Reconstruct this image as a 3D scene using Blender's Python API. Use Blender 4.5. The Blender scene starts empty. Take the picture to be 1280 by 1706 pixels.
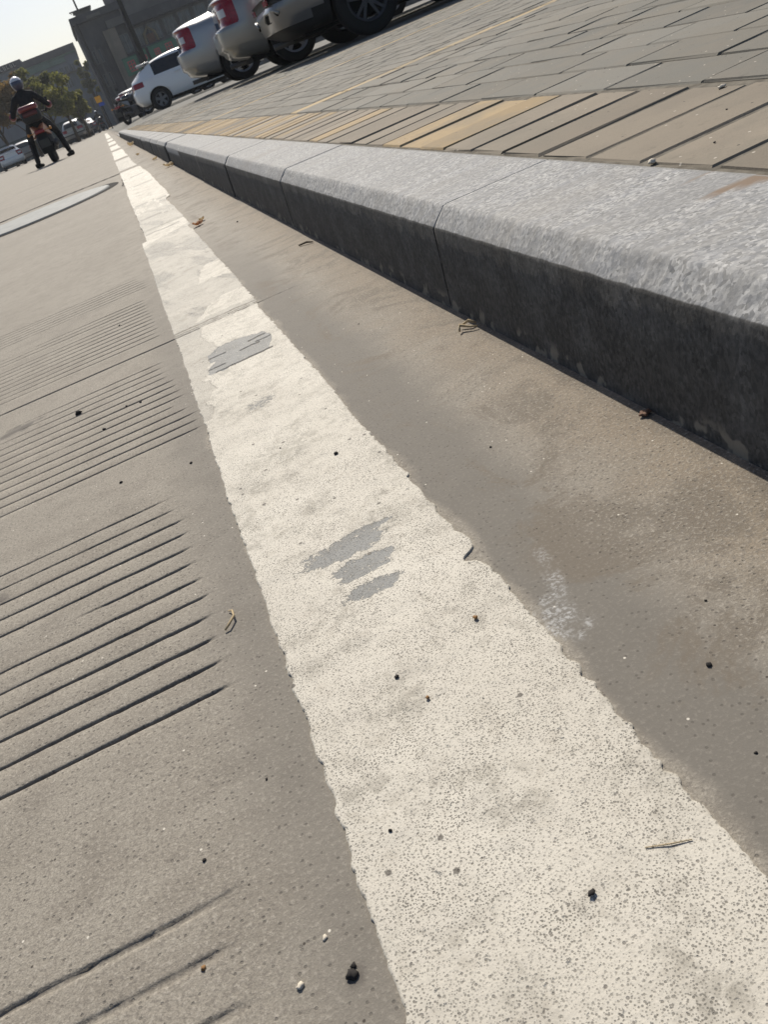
import bpy, bmesh, math, random
import numpy as np
from mathutils import Vector, Matrix
random.seed(7); rng = np.random.default_rng(7)
S = bpy.context.scene
COL = S.collection
R = math.radians

# ------------------------------------------------------------------ camera, sky, sun, exposure
cam = bpy.data.cameras.new('camera'); co = bpy.data.objects.new('camera', cam); COL.objects.link(co)
pitch, roll, yaw = R(29.94), R(-21.9), R(7.3)
fw = Vector((math.sin(yaw)*math.cos(pitch), math.cos(yaw)*math.cos(pitch), -math.sin(pitch)))
rt = Vector((math.cos(yaw), -math.sin(yaw), 0)); up = rt.cross(fw)
r2 = math.cos(roll)*rt + math.sin(roll)*up; u2 = -math.sin(roll)*rt + math.cos(roll)*up
m = Matrix((( r2.x, u2.x, -fw.x, 0), (r2.y, u2.y, -fw.y, 0), (r2.z, u2.z, -fw.z, .28), (0, 0, 0, 1)))
co.matrix_world = m
cam.sensor_width = 36; cam.lens = 36*1335/1706; cam.clip_start = .02; cam.clip_end = 3000
cam.dof.use_dof = True; cam.dof.focus_distance = .52; cam.dof.aperture_fstop = 46
S.camera = co
SUN_EL, SUN_AZ = R(42), R(7.5)
w = bpy.data.worlds.new('World'); S.world = w; w.use_nodes = True
nt = w.node_tree; bg = nt.nodes['Background']
sky = nt.nodes.new('ShaderNodeTexSky'); sky.sky_type = 'NISHITA'; sky.sun_disc = False
sky.sun_elevation = SUN_EL; sky.sun_rotation = SUN_AZ; sky.dust_density = 1.9; sky.air_density = .9; sky.ozone_density = 1.9
nt.links.new(sky.outputs[0], bg.inputs[0]); bg.inputs[1].default_value = .085
sl = bpy.data.lights.new('sun', 'SUN'); sl.energy = 4.8; sl.angle = R(.5); sl.color = (1, .93, .815)
so = bpy.data.objects.new('sun', sl); COL.objects.link(so)
sd = Vector((math.sin(SUN_AZ)*math.cos(SUN_EL), math.cos(SUN_AZ)*math.cos(SUN_EL), math.sin(SUN_EL)))
so.rotation_euler = sd.to_track_quat('Z', 'Y').to_euler(); so.location = (5, 20, 30)
S.view_settings.view_transform = 'Standard'; S.view_settings.look = 'None'; S.view_settings.exposure = 0.10
S.view_settings.gamma = 1; S.view_settings.use_curve_mapping = False
S.render.engine = 'CYCLES'

# ------------------------------------------------------------------ material helper
class M:
    def __init__(s, name, rough=.8, spec=.3, metal=0.):
        s.m = bpy.data.materials.new(name); s.m.use_nodes = True
        s.t = s.m.node_tree; s.b = s.t.nodes['Principled BSDF']
        s.b.inputs['Roughness'].default_value = rough; s.b.inputs['Specular IOR Level'].default_value = spec
        s.b.inputs['Metallic'].default_value = metal; s._c = None
    def n(s, typ, **k):
        x = s.t.nodes.new('ShaderNode'+typ)
        for a, v in k.items(): setattr(x, a, v)
        return x
    def put(s, sock, v):
        if isinstance(v, (int, float)): sock.default_value = v
        elif isinstance(v, tuple): sock.default_value = v if len(v) == 4 or sock.type == 'VECTOR' else (*v, 1)
        else: s.t.links.new(v, sock)
    def pos(s, scale=(1, 1, 1)):
        if s._c is None: s._c = s.n('NewGeometry').outputs['Position']
        if scale == (1, 1, 1): return s._c
        q = s.n('Mapping'); s.put(q.inputs[0], s._c); q.inputs['Scale'].default_value = scale; return q.outputs[0]
    def obj(s): return s.n('TexCoord').outputs['Object']
    def noise(s, sc, det=3, rough=.55, scale=(1, 1, 1), vec=None, dist=0):
        q = s.n('TexNoise'); s.put(q.inputs['Vector'], vec if vec is not None else s.pos(scale))
        q.inputs['Scale'].default_value = sc; q.inputs['Detail'].default_value = det; q.inputs['Roughness'].default_value = rough
        q.inputs['Distortion'].default_value = dist
        return q.outputs['Fac']
    def voro(s, sc, scale=(1, 1, 1), vec=None, dim='3D'):
        q = s.n('TexVoronoi', voronoi_dimensions=dim); s.put(q.inputs['Vector'], vec if vec is not None else s.pos(scale)); q.inputs['Scale'].default_value = sc
        return q.outputs['Distance'], q.outputs['Color']
    def ramp(s, f, a, b, lo=0., hi=1.):
        q = s.n('MapRange'); q.interpolation_type = 'SMOOTHSTEP'; s.put(q.inputs[0], f)
        for i, v in enumerate((a, b, lo, hi)): s.put(q.inputs[i+1], v)
        return q.outputs[0]
    def math(s, op, a, b=0.):
        q = s.n('Math', operation=op); s.put(q.inputs[0], a); s.put(q.inputs[1], b); return q.outputs[0]
    def mix(s, f, a, b, bt='MIX'):
        q = s.n('Mix', data_type='RGBA', blend_type=bt); s.put(q.inputs[0], f); s.put(q.inputs[6], a); s.put(q.inputs[7], b); return q.outputs[2]
    def attr(s, name): return s.n('Attribute', attribute_name=name).outputs['Fac']
    def xyz(s):
        q = s.n('SeparateXYZ'); s.put(q.inputs[0], s.pos()); return q.outputs
    def col(s, c): s.put(s.b.inputs['Base Color'], c); return s
    def rgh(s, c): s.put(s.b.inputs['Roughness'], c); return s
    def bump(s, h, strength=.5, dist=.001):
        q = s.n('Bump'); q.inputs['Strength'].default_value = strength; q.inputs['Distance'].default_value = dist; s.put(q.inputs['Height'], h)
        s.t.links.new(q.outputs[0], s.b.inputs['Normal']); return s

def plain(name, c, rough=.6, spec=.4, metal=0., var=.12, sc=6.):
    """plain colour with a little procedural grime"""
    a = M(name, rough, spec, metal)
    f = a.noise(sc, 4, .6, vec=a.obj()); g = a.ramp(f, .3, .7)
    a.col(a.mix(g, tuple(x*(1-var) for x in c), tuple(min(1, x*(1+var)) for x in c)))
    return a.m

# ------------------------------------------------------------------ object helpers
def mesh_obj(name, me, mat=None, parent=None, smooth=False):
    o = bpy.data.objects.new(name, me); COL.objects.link(o)
    if mat is not None:
        me.materials.clear(); me.materials.append(getattr(mat, 'm', mat))
    if parent is not None: o.parent = parent
    if smooth:
        me.polygons.foreach_set('use_smooth', [True]*len(me.polygons))
    return o
def from_bm(name, bm, mat, parent=None, smooth=False):
    bmesh.ops.recalc_face_normals(bm, faces=bm.faces)
    me = bpy.data.meshes.new(name); bm.to_mesh(me); bm.free(); return mesh_obj(name, me, mat, parent, smooth)
def tag(o, label=None, cat=None, group=None, kind=None):
    for k, v in (('label', label), ('category', cat), ('group', group), ('kind', kind)):
        if v: o[k] = v
    return o
def empty(name, loc, rz=0, **k):
    o = bpy.data.objects.new(name, None); COL.objects.link(o); o.location = loc; o.rotation_euler = (0, 0, rz); o.empty_display_size = .1
    return tag(o, **k)
def box(bm, x0, x1, y0, y1, z0, z1, bev=0):
    r = bmesh.ops.create_cube(bm, size=1, matrix=Matrix.Translation(((x0+x1)/2, (y0+y1)/2, (z0+z1)/2)) @ Matrix.Diagonal((x1-x0, y1-y0, z1-z0, 1)))
    if bev:
        es = list({e for v in r['verts'] for e in v.link_edges})
        bmesh.ops.bevel(bm, geom=es, offset=bev, segments=2, affect='EDGES', profile=.5)
def bm_box(*a, **k): bm = bmesh.new(); box(bm, *a, **k); return bm
def tube(bm, pts, rad, seg=8, cap=True):
    pts = [Vector(p) for p in pts]; rs = rad if isinstance(rad, (list, tuple)) else [rad]*len(pts); rings = []
    for i, p in enumerate(pts):
        d = (pts[min(i+1, len(pts)-1)]-pts[max(i-1, 0)]).normalized()
        q = d.to_track_quat('Z', 'Y')
        rings.append([bm.verts.new(p+q @ Vector((rs[i]*math.cos(t*2*math.pi/seg), rs[i]*math.sin(t*2*math.pi/seg), 0))) for t in range(seg)])
    for a, b in zip(rings, rings[1:]):
        for k in range(seg): bm.faces.new((a[k], a[(k+1) % seg], b[(k+1) % seg], b[k]))
    if cap: bm.faces.new(rings[0][::-1]); bm.faces.new(rings[-1])
def lathe(bm, prof, seg=32, axis='Y', mat=Matrix.Identity(4)):
    """prof: list of (axial, radius)"""
    rings = []
    for a, r in prof:
        rings.append([bm.verts.new(mat @ (Vector((r*math.cos(t*2*math.pi/seg), a, r*math.sin(t*2*math.pi/seg))) if axis == 'Y' else Vector((r*math.cos(t*2*math.pi/seg), r*math.sin(t*2*math.pi/seg), a)))) for t in range(seg)])
    for a, b in zip(rings, rings[1:]):
        for k in range(seg): bm.faces.new((a[k], a[(k+1) % seg], b[(k+1) % seg], b[k]))
    return rings
def copy_tree(o, parent=None):
    c = o.copy(); COL.objects.link(c); c.parent = parent
    for ch in list(o.children): copy_tree(ch, c)
    return c

# value noise (numpy)
def vnoise(x, y, seed=0):
    x = np.asarray(x, float); y = np.asarray(y, float)
    xi = np.floor(x).astype(np.int64); yi = np.floor(y).astype(np.int64); fx = x-xi; fy = y-yi
    fx = fx*fx*(3-2*fx); fy = fy*fy*(3-2*fy)
    def h(a, b):
        n = (a*374761393 + b*668265263 + seed*974634777) & 0xffffffff
        n = ((n ^ (n >> 13))*1274126177) & 0xffffffff
        return ((n ^ (n >> 16)) & 0xffff)/65535.
    return (h(xi, yi)*(1-fx)+h(xi+1, yi)*fx)*(1-fy)+(h(xi, yi+1)*(1-fx)+h(xi+1, yi+1)*fx)*fy
def fbm(x, y, oct=4, seed=0):
    s = 0; a = .5; t = 0
    for i in range(oct): s = s+a*vnoise(x*2**i, y*2**i, seed+i*17); t += a; a *= .5
    return s/t
def sstep(v, a, b):
    t = np.clip((v-a)/(b-a), 0, 1); return t*t*(3-2*t)
def grid_mesh(name, P, attrs=None):
    """P: (ny,nx,3)"""
    ny, nx = P.shape[:2]; idx = np.arange(ny*nx).reshape(ny, nx)
    q = np.stack([idx[:-1, :-1], idx[:-1, 1:], idx[1:, 1:], idx[1:, :-1]], -1).reshape(-1, 4)
    me = bpy.data.meshes.new(name); me.vertices.add(ny*nx); me.vertices.foreach_set('co', P.reshape(-1).astype(np.float32))
    me.loops.add(q.size); me.loops.foreach_set('vertex_index', q.reshape(-1).astype(np.int32))
    me.polygons.add(len(q)); me.polygons.foreach_set('loop_start', np.arange(0, q.size, 4, dtype=np.int32))
    me.update(calc_edges=True)
    for k, v in (attrs or {}).items():
        a = me.attributes.new(k, 'FLOAT', 'POINT'); a.data.foreach_set('value', v.reshape(-1).astype(np.float32))
    return me
def inpoly(x, y, poly):
    c = np.zeros(np.shape(x), bool); n = len(poly)
    for i in range(n):
        (x0, y0), (x1, y1) = poly[i], poly[(i+1) % n]
        if y0 == y1: continue
        c ^= ((y0 > y) != (y1 > y)) & (x < (x1-x0)*(y-y0)/(y1-y0)+x0)
    return c

# ================================================================== ROAD
a = M('road_concrete', .82, .22)
X = a.xyz()
n_f = a.noise(900, 2, .6); n_m = a.noise(420, 4, .75); n_b = a.noise(28, 4, .6); n_l = a.noise(3.5, 4, .55)
n_s = a.noise(9, 4, .6, scale=(1, 5, 1))
base = a.mix(a.ramp(n_l, .3, .7), (.262, .236, .196), (.31, .282, .237))
base = a.mix(a.ramp(n_s, .35, .7, 0, .5), base, (.335, .306, .258))
base = a.mix(a.ramp(n_b, .42, .7, 0, .55), base, (.195, .172, .142))
base = a.mix(a.ramp(a.noise(1.3, 5, .65, dist=.8), .52, .68, 0, .4), base, (.19, .17, .145))
# smooth, float-finished grey strips beside the painted line
xs = a.math('ADD', X[0], a.math('MULTIPLY', a.math('SUBTRACT', a.noise(9, 3, .6), .5), .05))
mR = a.math('MULTIPLY', a.ramp(xs, .09, .1), a.ramp(xs, .185, .135))
mL = a.math('MULTIPLY', a.math('MULTIPLY', a.ramp(xs, -.10, -.045), a.ramp(xs, -.03, -.036)), .7)
smooth = a.math('MAXIMUM', mR, mL)
near = a.ramp(X[1], 2.4, .9)
base = a.mix(a.math('MULTIPLY', a.math('MULTIPLY', smooth, near), .85), base, (.15, .138, .12))
# brown dust under the kerb
dn = a.noise(16, 5, .65, dist=.4)
dust = a.math('MULTIPLY', a.ramp(a.math('ADD', X[0], a.math('MULTIPLY', a.math('SUBTRACT', dn, .5), .13)), .15, .25), a.ramp(X[0], .30, .262, 0, 1))
base = a.mix(a.math('MULTIPLY', dust, .75), base, (.255, .203, .146))
base = a.mix(a.math('MULTIPLY', a.ramp(X[0], .1, .13), a.ramp(a.noise(9, 6, .7, dist=.8), .5, .6, 0, .8)), base, (.16, .135, .105))
base = a.mix(a.math('MULTIPLY', dust, a.ramp(a.noise(38, 5, .7), .5, .68, 0, .6)), base, (.15, .118, .088))
base = a.mix(a.math('MULTIPLY', a.ramp(X[0], .233, .26), a.ramp(a.noise(30, 3), .35, .6, .25, .9)), base, (.12, .1, .08))  # kerb-foot dirt, coloured darker to deepen the shadow strip there
# grains and specks
rough_amt = a.math('SUBTRACT', 1., a.math('MULTIPLY', smooth, .72))
base = a.mix(a.math('MULTIPLY', a.ramp(n_f, .42, .68, 0, .6), rough_amt), base, (.16, .145, .122))
base = a.mix(a.math('MULTIPLY', a.ramp(n_m, .5, .66, 0, .6), rough_amt), base, (.42, .385, .33))
base = a.mix(a.math('MULTIPLY', a.ramp(a.noise(330, 3, .7), .52, .64, 0, .7), rough_amt), base, (.17, .152, .13))
vd, vc = a.voro(330, dim='2D'); sep = a.n('SeparateColor'); a.put(sep.inputs[0], vc)
pit = a.math('MULTIPLY', a.ramp(vd, .3, .16), a.math('GREATER_THAN', sep.outputs[0], .86))
base = a.mix(a.math('MULTIPLY', pit, .5), base, (.08, .072, .062))
vd2, vc2 = a.voro(130, dim='2D'); sep2 = a.n('SeparateColor'); a.put(sep2.inputs[0], vc2)
peb = a.math('MULTIPLY', a.ramp(vd2, .1, .06), a.math('GREATER_THAN', sep2.outputs[1], .965))
base = a.mix(peb, base, a.mix(a.math('GREATER_THAN', sep2.outputs[0], .5), (.07, .06, .05), (.62, .58, .5)))
base = a.mix(a.math('MULTIPLY', a.attr('groove'), .8), base, (.09, .08, .068))
base = a.mix(a.math('MULTIPLY', a.attr('splash'), a.ramp(a.noise(420, 3, .7), .44, .6, .1, 1)), base, (.46, .46, .45))
base = a.mix(a.attr('stain'), base, (.12, .108, .095))
a.col(base)
h = a.math('ADD', a.math('MULTIPLY', n_f, .5), a.math('ADD', a.math('MULTIPLY', n_m, .9), a.math('MULTIPLY', pit, -.5)))
a.bump(a.math('MULTIPLY', h, rough_amt), .6, .0009)
road_mat = a.m

# groove sets: (Y list, right end X, strength)
GR = []
for y in (.196, .2225, .246): GR.append((y, -.082, .55, .0022))
for k in range(12): GR.append((.380+.0259*k, -.067-.0009*k, 1. if k < 10 else .5, .0018))
for k in range(13): GR.append((.803+.0249*k, -.037-.0017*k, 1. if k < 9 else .55, .0017))
GR.append((1.193, .125, 1.15, .0024)); GR.append((1.206, .11, .25, .0015)) if False else None
for k in range(13): GR.append((1.254+.0259*k, -.050-.0008*k, .8, .0017))
for k in range(6): GR.append((1.684+.026*k, -.036-.005*k, .45, .0016))
GR = [g for g in GR if g]
GR.sort()
ylines = []; gid = []      # each mesh line: base y, groove index or -1, offset factor
prev = .04
OFF = (-1.5, -.8, -.6, 0, .6, .8, 1.5)
for gi, g in enumerate(GR):
    hw = g[3]
    lo = g[0]-max(.0062, hw*2.6)
    nfill = max(1, int((lo-prev)/.005))
    for k in range(nfill): ylines.append(prev+(lo-prev)*(k)/nfill); gid.append((-1, 0))
    for o_ in OFF: ylines.append(g[0]+o_*hw); gid.append((gi, o_))
    prev = g[0]+max(.0062, hw*2.6)
y = prev
while y < 2.4: ylines.append(y); gid.append((-1, 0)); y += .012
while y < 900: ylines.append(y); gid.append((-1, 0)); y *= 1.06
ylines = np.array(ylines)
ylines = np.concatenate([[-60, -3, -.6, -.1], ylines]); gid = [(-1, 0)]*4+gid
xs_ = np.concatenate([[-400, -80, -20, -6, -2.5, -1.2, -.9, -.75], np.arange(-.66, -.30, .008), np.arange(-.30, .285, .0035), [.42]])
NX, NY = len(xs_), len(ylines)
XX, YY = np.meshgrid(xs_, ylines)
ZZ = np.zeros_like(XX); GA = np.zeros_like(XX)
for r_, (gi, o_) in enumerate(gid):
    if gi < 0: continue
    gy, xe, st, hw = GR[gi]
    wob = .0009*(fbm(xs_*14, np.full(NX, gi*7.3), 3, 3)-.5)*2
    ew = .0011*(fbm(xs_*130, np.full(NX, gi*3.1+o_*5), 2, 5)-.5)*2
    wid = (.65+.45*fbm(xs_*9, np.full(NX, gi*1.9), 3, 8))*(.6+.5*sstep(xs_, -.27, -.11))
    end = sstep(xs_, xe+.008, xe-.03)
    fade = sstep(fbm(xs_*5, np.full(NX, gi*.9), 2, 21), .12, .42)
    if .85 < gy < 1.11: fade = fade*sstep(xs_, -.32+(1.11-gy)*-.6, -.16+(1.11-gy)*-.7) if gy > .93 else fade
    if gy < .3: fade = fade*.8
    if 1.18 < gy < 1.21: end = (1-.75*sstep(xs_, -.02, .12))*sstep(xs_, .19, .13); fade = 1; wid = .9+.3*fbm(xs_*9, np.full(NX, 4.), 3, 8)
    amp = st*end*fade
    ac = np.clip(amp*1.5, 0, 1)
    YY[r_] = gy+wob*ac+o_*hw*1.15*(1-ac+ac*np.clip(wid, .4, 1.3))+np.clip(ew, -.12*hw, .12*hw)*ac*(.5 < abs(o_) < 1.2)
    prof = 1 if abs(o_) < .7 else (.12 if abs(o_) < 1 else 0)
    dep = .0042*amp
    rubble = .0016*fbm(xs_*160, np.full(NX, gi*3.+o_), 2, 31)
    ZZ[r_] = -prof*np.maximum(dep-rubble, 0)
    GA[r_] = prof*np.clip(amp*1.1, 0, 1)
low = (fbm(XX*2.2, YY*2.2, 3, 77)-.5)*.004*(YY < 3)*(YY > 0)
gut = 0
ZZ = ZZ+low*0+(fbm(XX*60, YY*60, 3, 5)-.5)*.0003*(YY < 2.4)*(YY > 0)
# splash of old white paint and stains, each with its own shape
def blob(cx, cy, ax, ay, thr=.5, sd_=1, fx=90, fy=90):
    d = ((XX-cx)/ax)**2+((YY-cy)/ay)**2
    return sstep((1-d)*.8+(fbm(XX*fx, YY*fy, 4, sd_)-.5)*1.8, thr-.25, thr+.25)*(d < 1.6)
SP = np.clip(blob(.103, .308, .017, .024, .55, 2, 260, 260)+blob(.1155, .332, .006, .018, .45, 4, 200, 200)*.7+blob(.122, .355, .004, .014, .5, 4, 200, 200)*.5, 0, 1)*.75
ST = np.clip(blob(-.262, 1.085, .035, .02, .45, 9, 70, 160)*.9+blob(-.245, .62, .018, .01, .5, 9, 90, 200)*.9+blob(-.051, .187, .006, .006, .35, 12, 300, 300), 0, 1)
me = grid_mesh('road', np.stack([XX, YY, ZZ], -1), dict(groove=GA, splash=SP, stain=ST))
road = tag(mesh_obj('road', me, road_mat), kind='structure')

# ================================================================== PAINTED LINE
a = M('line_paint', .6, .3)
n_f = a.noise(700, 3, .6); n_d = a.noise(26, 5, .62); n_l = a.noise(7, 3, .5)
top = a.attr('layer'); wear = a.attr('wear')
hi = a.mix(a.ramp(n_l, .35, .7), (.52, .485, .415), (.585, .55, .475))
lo = a.mix(a.ramp(n_l, .35, .7), (.385, .36, .31), (.45, .42, .36))
c = a.mix(top, lo, hi)
c = a.mix(a.math('MULTIPLY', a.ramp(n_d, .5, .68, 0, .7), a.ramp(a.noise(150, 4, .7), .38, .56, .15, 1)), c, (.27, .248, .205))
c = a.mix(a.math('MULTIPLY', a.ramp(a.noise(12, 6, .7), .51, .64, 0, .62), a.ramp(a.noise(110, 4, .7), .4, .58, .1, 1)), c, (.28, .258, .21))
c = a.mix(a.ramp(a.noise(55, 4, .7), .52, .72, 0, .45), c, (.36, .325, .265))
c = a.mix(a.ramp(a.noise(20, 5, .6, scale=(1, 3.4, 1)), .55, .7, 0, .3), c, (.35, .33, .29))
def dots(sc, thr, rmax, seedn):
    vd, vc = a.voro(sc, dim='2D'); sp = a.n('SeparateColor'); a.put(sp.inputs[0], vc)
    on = a.math('GREATER_THAN', sp.outputs[seedn], thr)
    rad = a.math('MULTIPLY', sp.outputs[2], rmax)
    d = a.math('SUBTRACT', vd, rad)
    return a.math('MULTIPLY', a.ramp(d, .13, .07), on)
dens = a.ramp(a.noise(34, 4, .6), .38, .66)
p1 = a.math('MAXIMUM', a.math('MULTIPLY', dots(520, .1, .15, 0), a.math('ADD', .6, a.math('MULTIPLY', dens, .4))), a.math('MULTIPLY', dots(850, .25, .2, 1), a.math('ADD', .25, a.math('MULTIPLY', dens, .75))))
p2 = dots(330, .8, .1, 1)
p3 = dots(80, .97, .05, 0)
c = a.mix(a.math('MULTIPLY', p1, .9), c, (.14, .128, .108))
c = a.mix(a.math('MULTIPLY', p2, .75), c, (.155, .14, .12))
c = a.mix(a.math('MULTIPLY', p3, .85), c, (.07, .06, .05))
c = a.mix(a.ramp(n_f, .55, .8, 0, .35), c, (.3, .275, .235))
# worn-through chips: blue-grey concrete with paint grains left
wn = a.ramp(a.math('ADD', wear, a.math('MULTIPLY', a.math('SUBTRACT', a.noise(380, 4, .8), .5), 3.2)), .36, .62)
c = a.mix(a.math('MULTIPLY', wn, .85), c, a.mix(a.ramp(n_d, .3, .7), (.135, .14, .14), (.19, .198, .2)))
c = a.mix(a.attr('scar'), c, (.07, .065, .058))
a.col(c); a.rgh(.66)
hh = a.math('ADD', a.math('MULTIPLY', n_f, .35), a.math('ADD', a.math('MULTIPLY', p1, -.3), a.math('MULTIPLY', p2, -.4)))
hh = a.math('ADD', hh, a.math('MULTIPLY', wn, -.5))
a.bump(hh, .7, .0008)
line_mat = a.m
yl = [.06]
while yl[-1] < 2.6: yl.append(yl[-1]+max(.0013, .0016*yl[-1]**1.5))
while yl[-1] < 46: yl.append(yl[-1]*1.012)
yl = np.array(yl); nu = 130
u = np.linspace(0, 1, nu); U, Y2 = np.meshgrid(u, yl)
jl = (fbm(yl*9, yl*0+3, 3, 40)-.5)*.0035+(fbm(yl*170, yl*0+3, 5, 41)-.5)*.0048*(.3+1.2*fbm(yl*17, yl*0, 2, 44))
jr = (fbm(yl*9, yl*0+9, 3, 42)-.5)*.0035+(fbm(yl*170, yl*0+9, 5, 43)-.5)*.0052*(.3+1.2*fbm(yl*15, yl*0, 2, 45))
XL = -.0375+jl; XR = .0935+jr
XR = XR-.010*np.exp(-((yl-.388)/.006)**2)+.003*np.exp(-((yl-.405)/.012)**2)-.002*np.exp(-((yl-.262)/.003)**2)
XR = np.where((yl > 1.205) & (yl < 2.2), XR+.003, XR)
XR = np.where(yl > 2.3, XR+.008+.02*(fbm(yl*1.6, yl*0, 3, 50)-.5), XR); XR = np.where((yl > 3.2) & (yl < 5.9), XR+.018, XR)
XL = np.where(yl > 2.3, XL+.010+.012*(fbm(yl*1.6, yl*0, 3, 51)-.5), XL)
X2 = XL[:, None]+(XR-XL)[:, None]*U
jx = X2+(fbm(X2*140, Y2*70, 4, 60)-.5)*.012; jy = Y2+(fbm(X2*120, Y2*40, 4, 61)-.5)*.03
def reg(poly, k=1.): return inpoly(X2+(jx-X2)*k, Y2+(jy-Y2)*k, poly)
layer = np.ones_like(X2)
layer[reg([(-.2, .80), (-.033, .80), (-.022, .83), (-.027, .86), (-.010, .9), (-.021, .945), (-.011, .96), (-.004, 1.02), (.014, 1.05), (.006, 1.09), (-.001, 1.14), (.002, 1.185), (-.01, 1.24), (-.2, 1.24)])] = 0
layer[(Y2 > 1.195) & (Y2 < 3.2)] = 0
layer[reg([(-.002, 1.232), (.03, 1.30), (.06, 1.335), (.102, 1.34), (.108, 1.262), (.092, 1.232)])] = 1
layer[reg([(.033, 1.495), (.045, 1.57), (.060, 1.64), (.11, 1.66), (.112, 1.5), (.095, 1.475), (.06, 1.50)])] = 1
layer[reg([(-.05, 2.2), (.11, 2.35), (.1, 2.5), (-.05, 2.4)])] = 1
layer[(Y2 > 6.2) & (Y2 < 8.2)] = 0
layer[(Y2 > 3.0) & (Y2 < 3.3)] = (fbm(X2*60, Y2*9, 3, 70) > .5)[(Y2 > 3.0) & (Y2 < 3.3)]
# faint worn bands in the old coat
thin = (layer == 0)*(Y2 > 1.25)*sstep(fbm(X2*24+Y2*6, Y2*7, 4, 90), .52, .62)
wear_ = np.zeros_like(X2)
def streak(cx, cy, ax, ay, sd_):
    global wear_
    cy2 = cy+(X2-cx)*.0
    d = ((X2-cx)/ax)**2+((Y2-cy2)/ay)**2
    wear_ = np.maximum(wear_, sstep(1.25-d+(fbm(X2*130, Y2*150, 4, sd_)-.5)*1.1, -.05, .75)*.84)
streak(.024, .4585, .034, .0125, 1); streak(.030, .4330, .024, .0085, 2); streak(.029, .4235, .020, .0045, 6); streak(.028, .4035, .020, .0085, 3)
streak(.044, .470, .018, .005, 8)
big = reg([(-.012, .955), (.004, .948), (.066, .956), (.078, .985), (.080, 1.0), (.073, 1.034), (.045, 1.05), (.014, 1.055), (-.006, 1.03), (-.006, 1.0), (.002, .99), (-.010, .975)], .6)
wear_ = np.maximum(wear_, big*.86); wear_ = np.maximum(wear_, thin*.35)
streak(.024, .79, .018, .014, 4); wear_[(Y2 > .75) & (Y2 < .83)] *= .5
gap = ((np.abs(Y2-8.3) < .25) | (np.abs(Y2-11.6) < .5) | (np.abs(Y2-6.1) < .12) | (np.abs(Y2-14.8) < .7) | (np.abs(Y2-19) < 1) | (np.abs(Y2-24) < 1.2)) & (fbm(X2*30, Y2*3, 3, 99) > .25)
scar = np.zeros_like(X2)
for (x0, x1, yy, tt) in ((-.004, .072, .952, .0028), (.035, .062, .997, .0022), (.05, .074, 1.022, .002), (-.006, .018, 1.016, .0018), (.058, .079, 1.006, .0018), (-.01, .012, .972, .0015)):
    scar = np.maximum(scar, (X2 > x0)*(X2 < x1)*(np.abs(Y2-yy-(X2-x0)*.04-(fbm(X2*60, Y2*0, 2, int(yy*1000))-.5)*.004) < tt*(.5+.8*fbm(X2*80, Y2*0+yy*9, 2, 3))))
for yy, tt, k in ((1.193, .0032, 1), (1.214, .0028, .8), (1.203, .0018, .6)):
    scar = np.maximum(scar, k*(np.abs(Y2-yy-(fbm(X2*50, Y2*0+yy*30, 3, 7)-.5)*.008) < tt*(.4+fbm(X2*70, Y2*0+yy*9, 2, 9))))
for yy, x0, x1 in ((2.42, -.02, .08), (2.78, -.02, .09), (3.28, -.03, .12), (5.05, -.02, .1), (4.3, 0, .11)):
    scar = np.maximum(scar, .55*(X2 > x0)*(X2 < x1)*(np.abs(Y2-yy-(fbm(X2*25, Y2*0+yy, 3, 7)-.5)*.09) < .012*yy/2.5))
scar = np.maximum(scar, GA.max()*0)
T = .0007+.0006*layer-.0003*wear_-.0018*(scar > .55)+(fbm(X2*160, Y2*160, 3, 80)-.5)*.0002
T = np.where(gap, -.004, T)
edge = np.minimum(U, 1-U); T = np.where(edge < .5/nu, -.0015, T)
T = T+(fbm(X2*60, Y2*60, 3, 5)-.5)*.0003*(Y2 < 2.4)
T = np.where((Y2 > 2.5) & (T > 0), T+.003, T)
me = grid_mesh('painted_line', np.stack([X2, Y2, T], -1), dict(layer=layer, wear=wear_, scar=scar))
mesh_obj('painted_line', me, line_mat, road)

# ================================================================== PAVEMENT HEIGHT
def hp(x, y):
    x = np.asarray(x, float); y = np.asarray(y, float)
    return .1035+.015*np.clip(x-.404, 0, 6)+.03*np.exp(-((y-15.2)/1.3)**2)*sstep(x, 1.2, 2.)
# ================================================================== KERB
a = M('kerb_granite', .75, .12)
vd, vc = a.voro(430, scale=(.8, 1, .8)); sp = a.n('SeparateColor'); a.put(sp.inputs[0], vc)
vd2, vc2 = a.voro(230, scale=(1, .8, 1)); sp2 = a.n('SeparateColor'); a.put(sp2.inputs[0], vc2)
c = a.mix(sp.outputs[0], (.21, .208, .2), (.52, .512, .495))
c = a.mix(a.math('MULTIPLY', a.math('GREATER_THAN', sp2.outputs[1], .75), .45), c, (.24, .245, .255))
c = a.mix(a.math('MULTIPLY', a.math('GREATER_THAN', sp.outputs[2], .9), .55), c, (.14, .145, .15))
c = a.mix(a.ramp(a.noise(260, 4, .7, scale=(.6, 1, 1)), .45, .6, 0, .4), c, (.2, .203, .21))
c = a.mix(a.ramp(a.noise(150, 4, .7, scale=(.5, 1, 1)), .55, .68, 0, .2), c, (.55, .55, .54))
c = a.mix(a.ramp(a.noise(60, 4, .65, scale=(.4, 1, 1)), .45, .7, 0, .45), c, (.30, .305, .315))
c = a.mix(a.ramp(a.noise(13, 5, .65, scale=(.5, 2.6, 1)), .46, .64, 0, .6), c, (.25, .247, .24))
c = a.mix(a.ramp(a.noise(5, 5, .65, scale=(.5, 1.6, 1)), .5, .66, 0, .4), c, (.3, .285, .26))
X = a.xyz()
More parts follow.
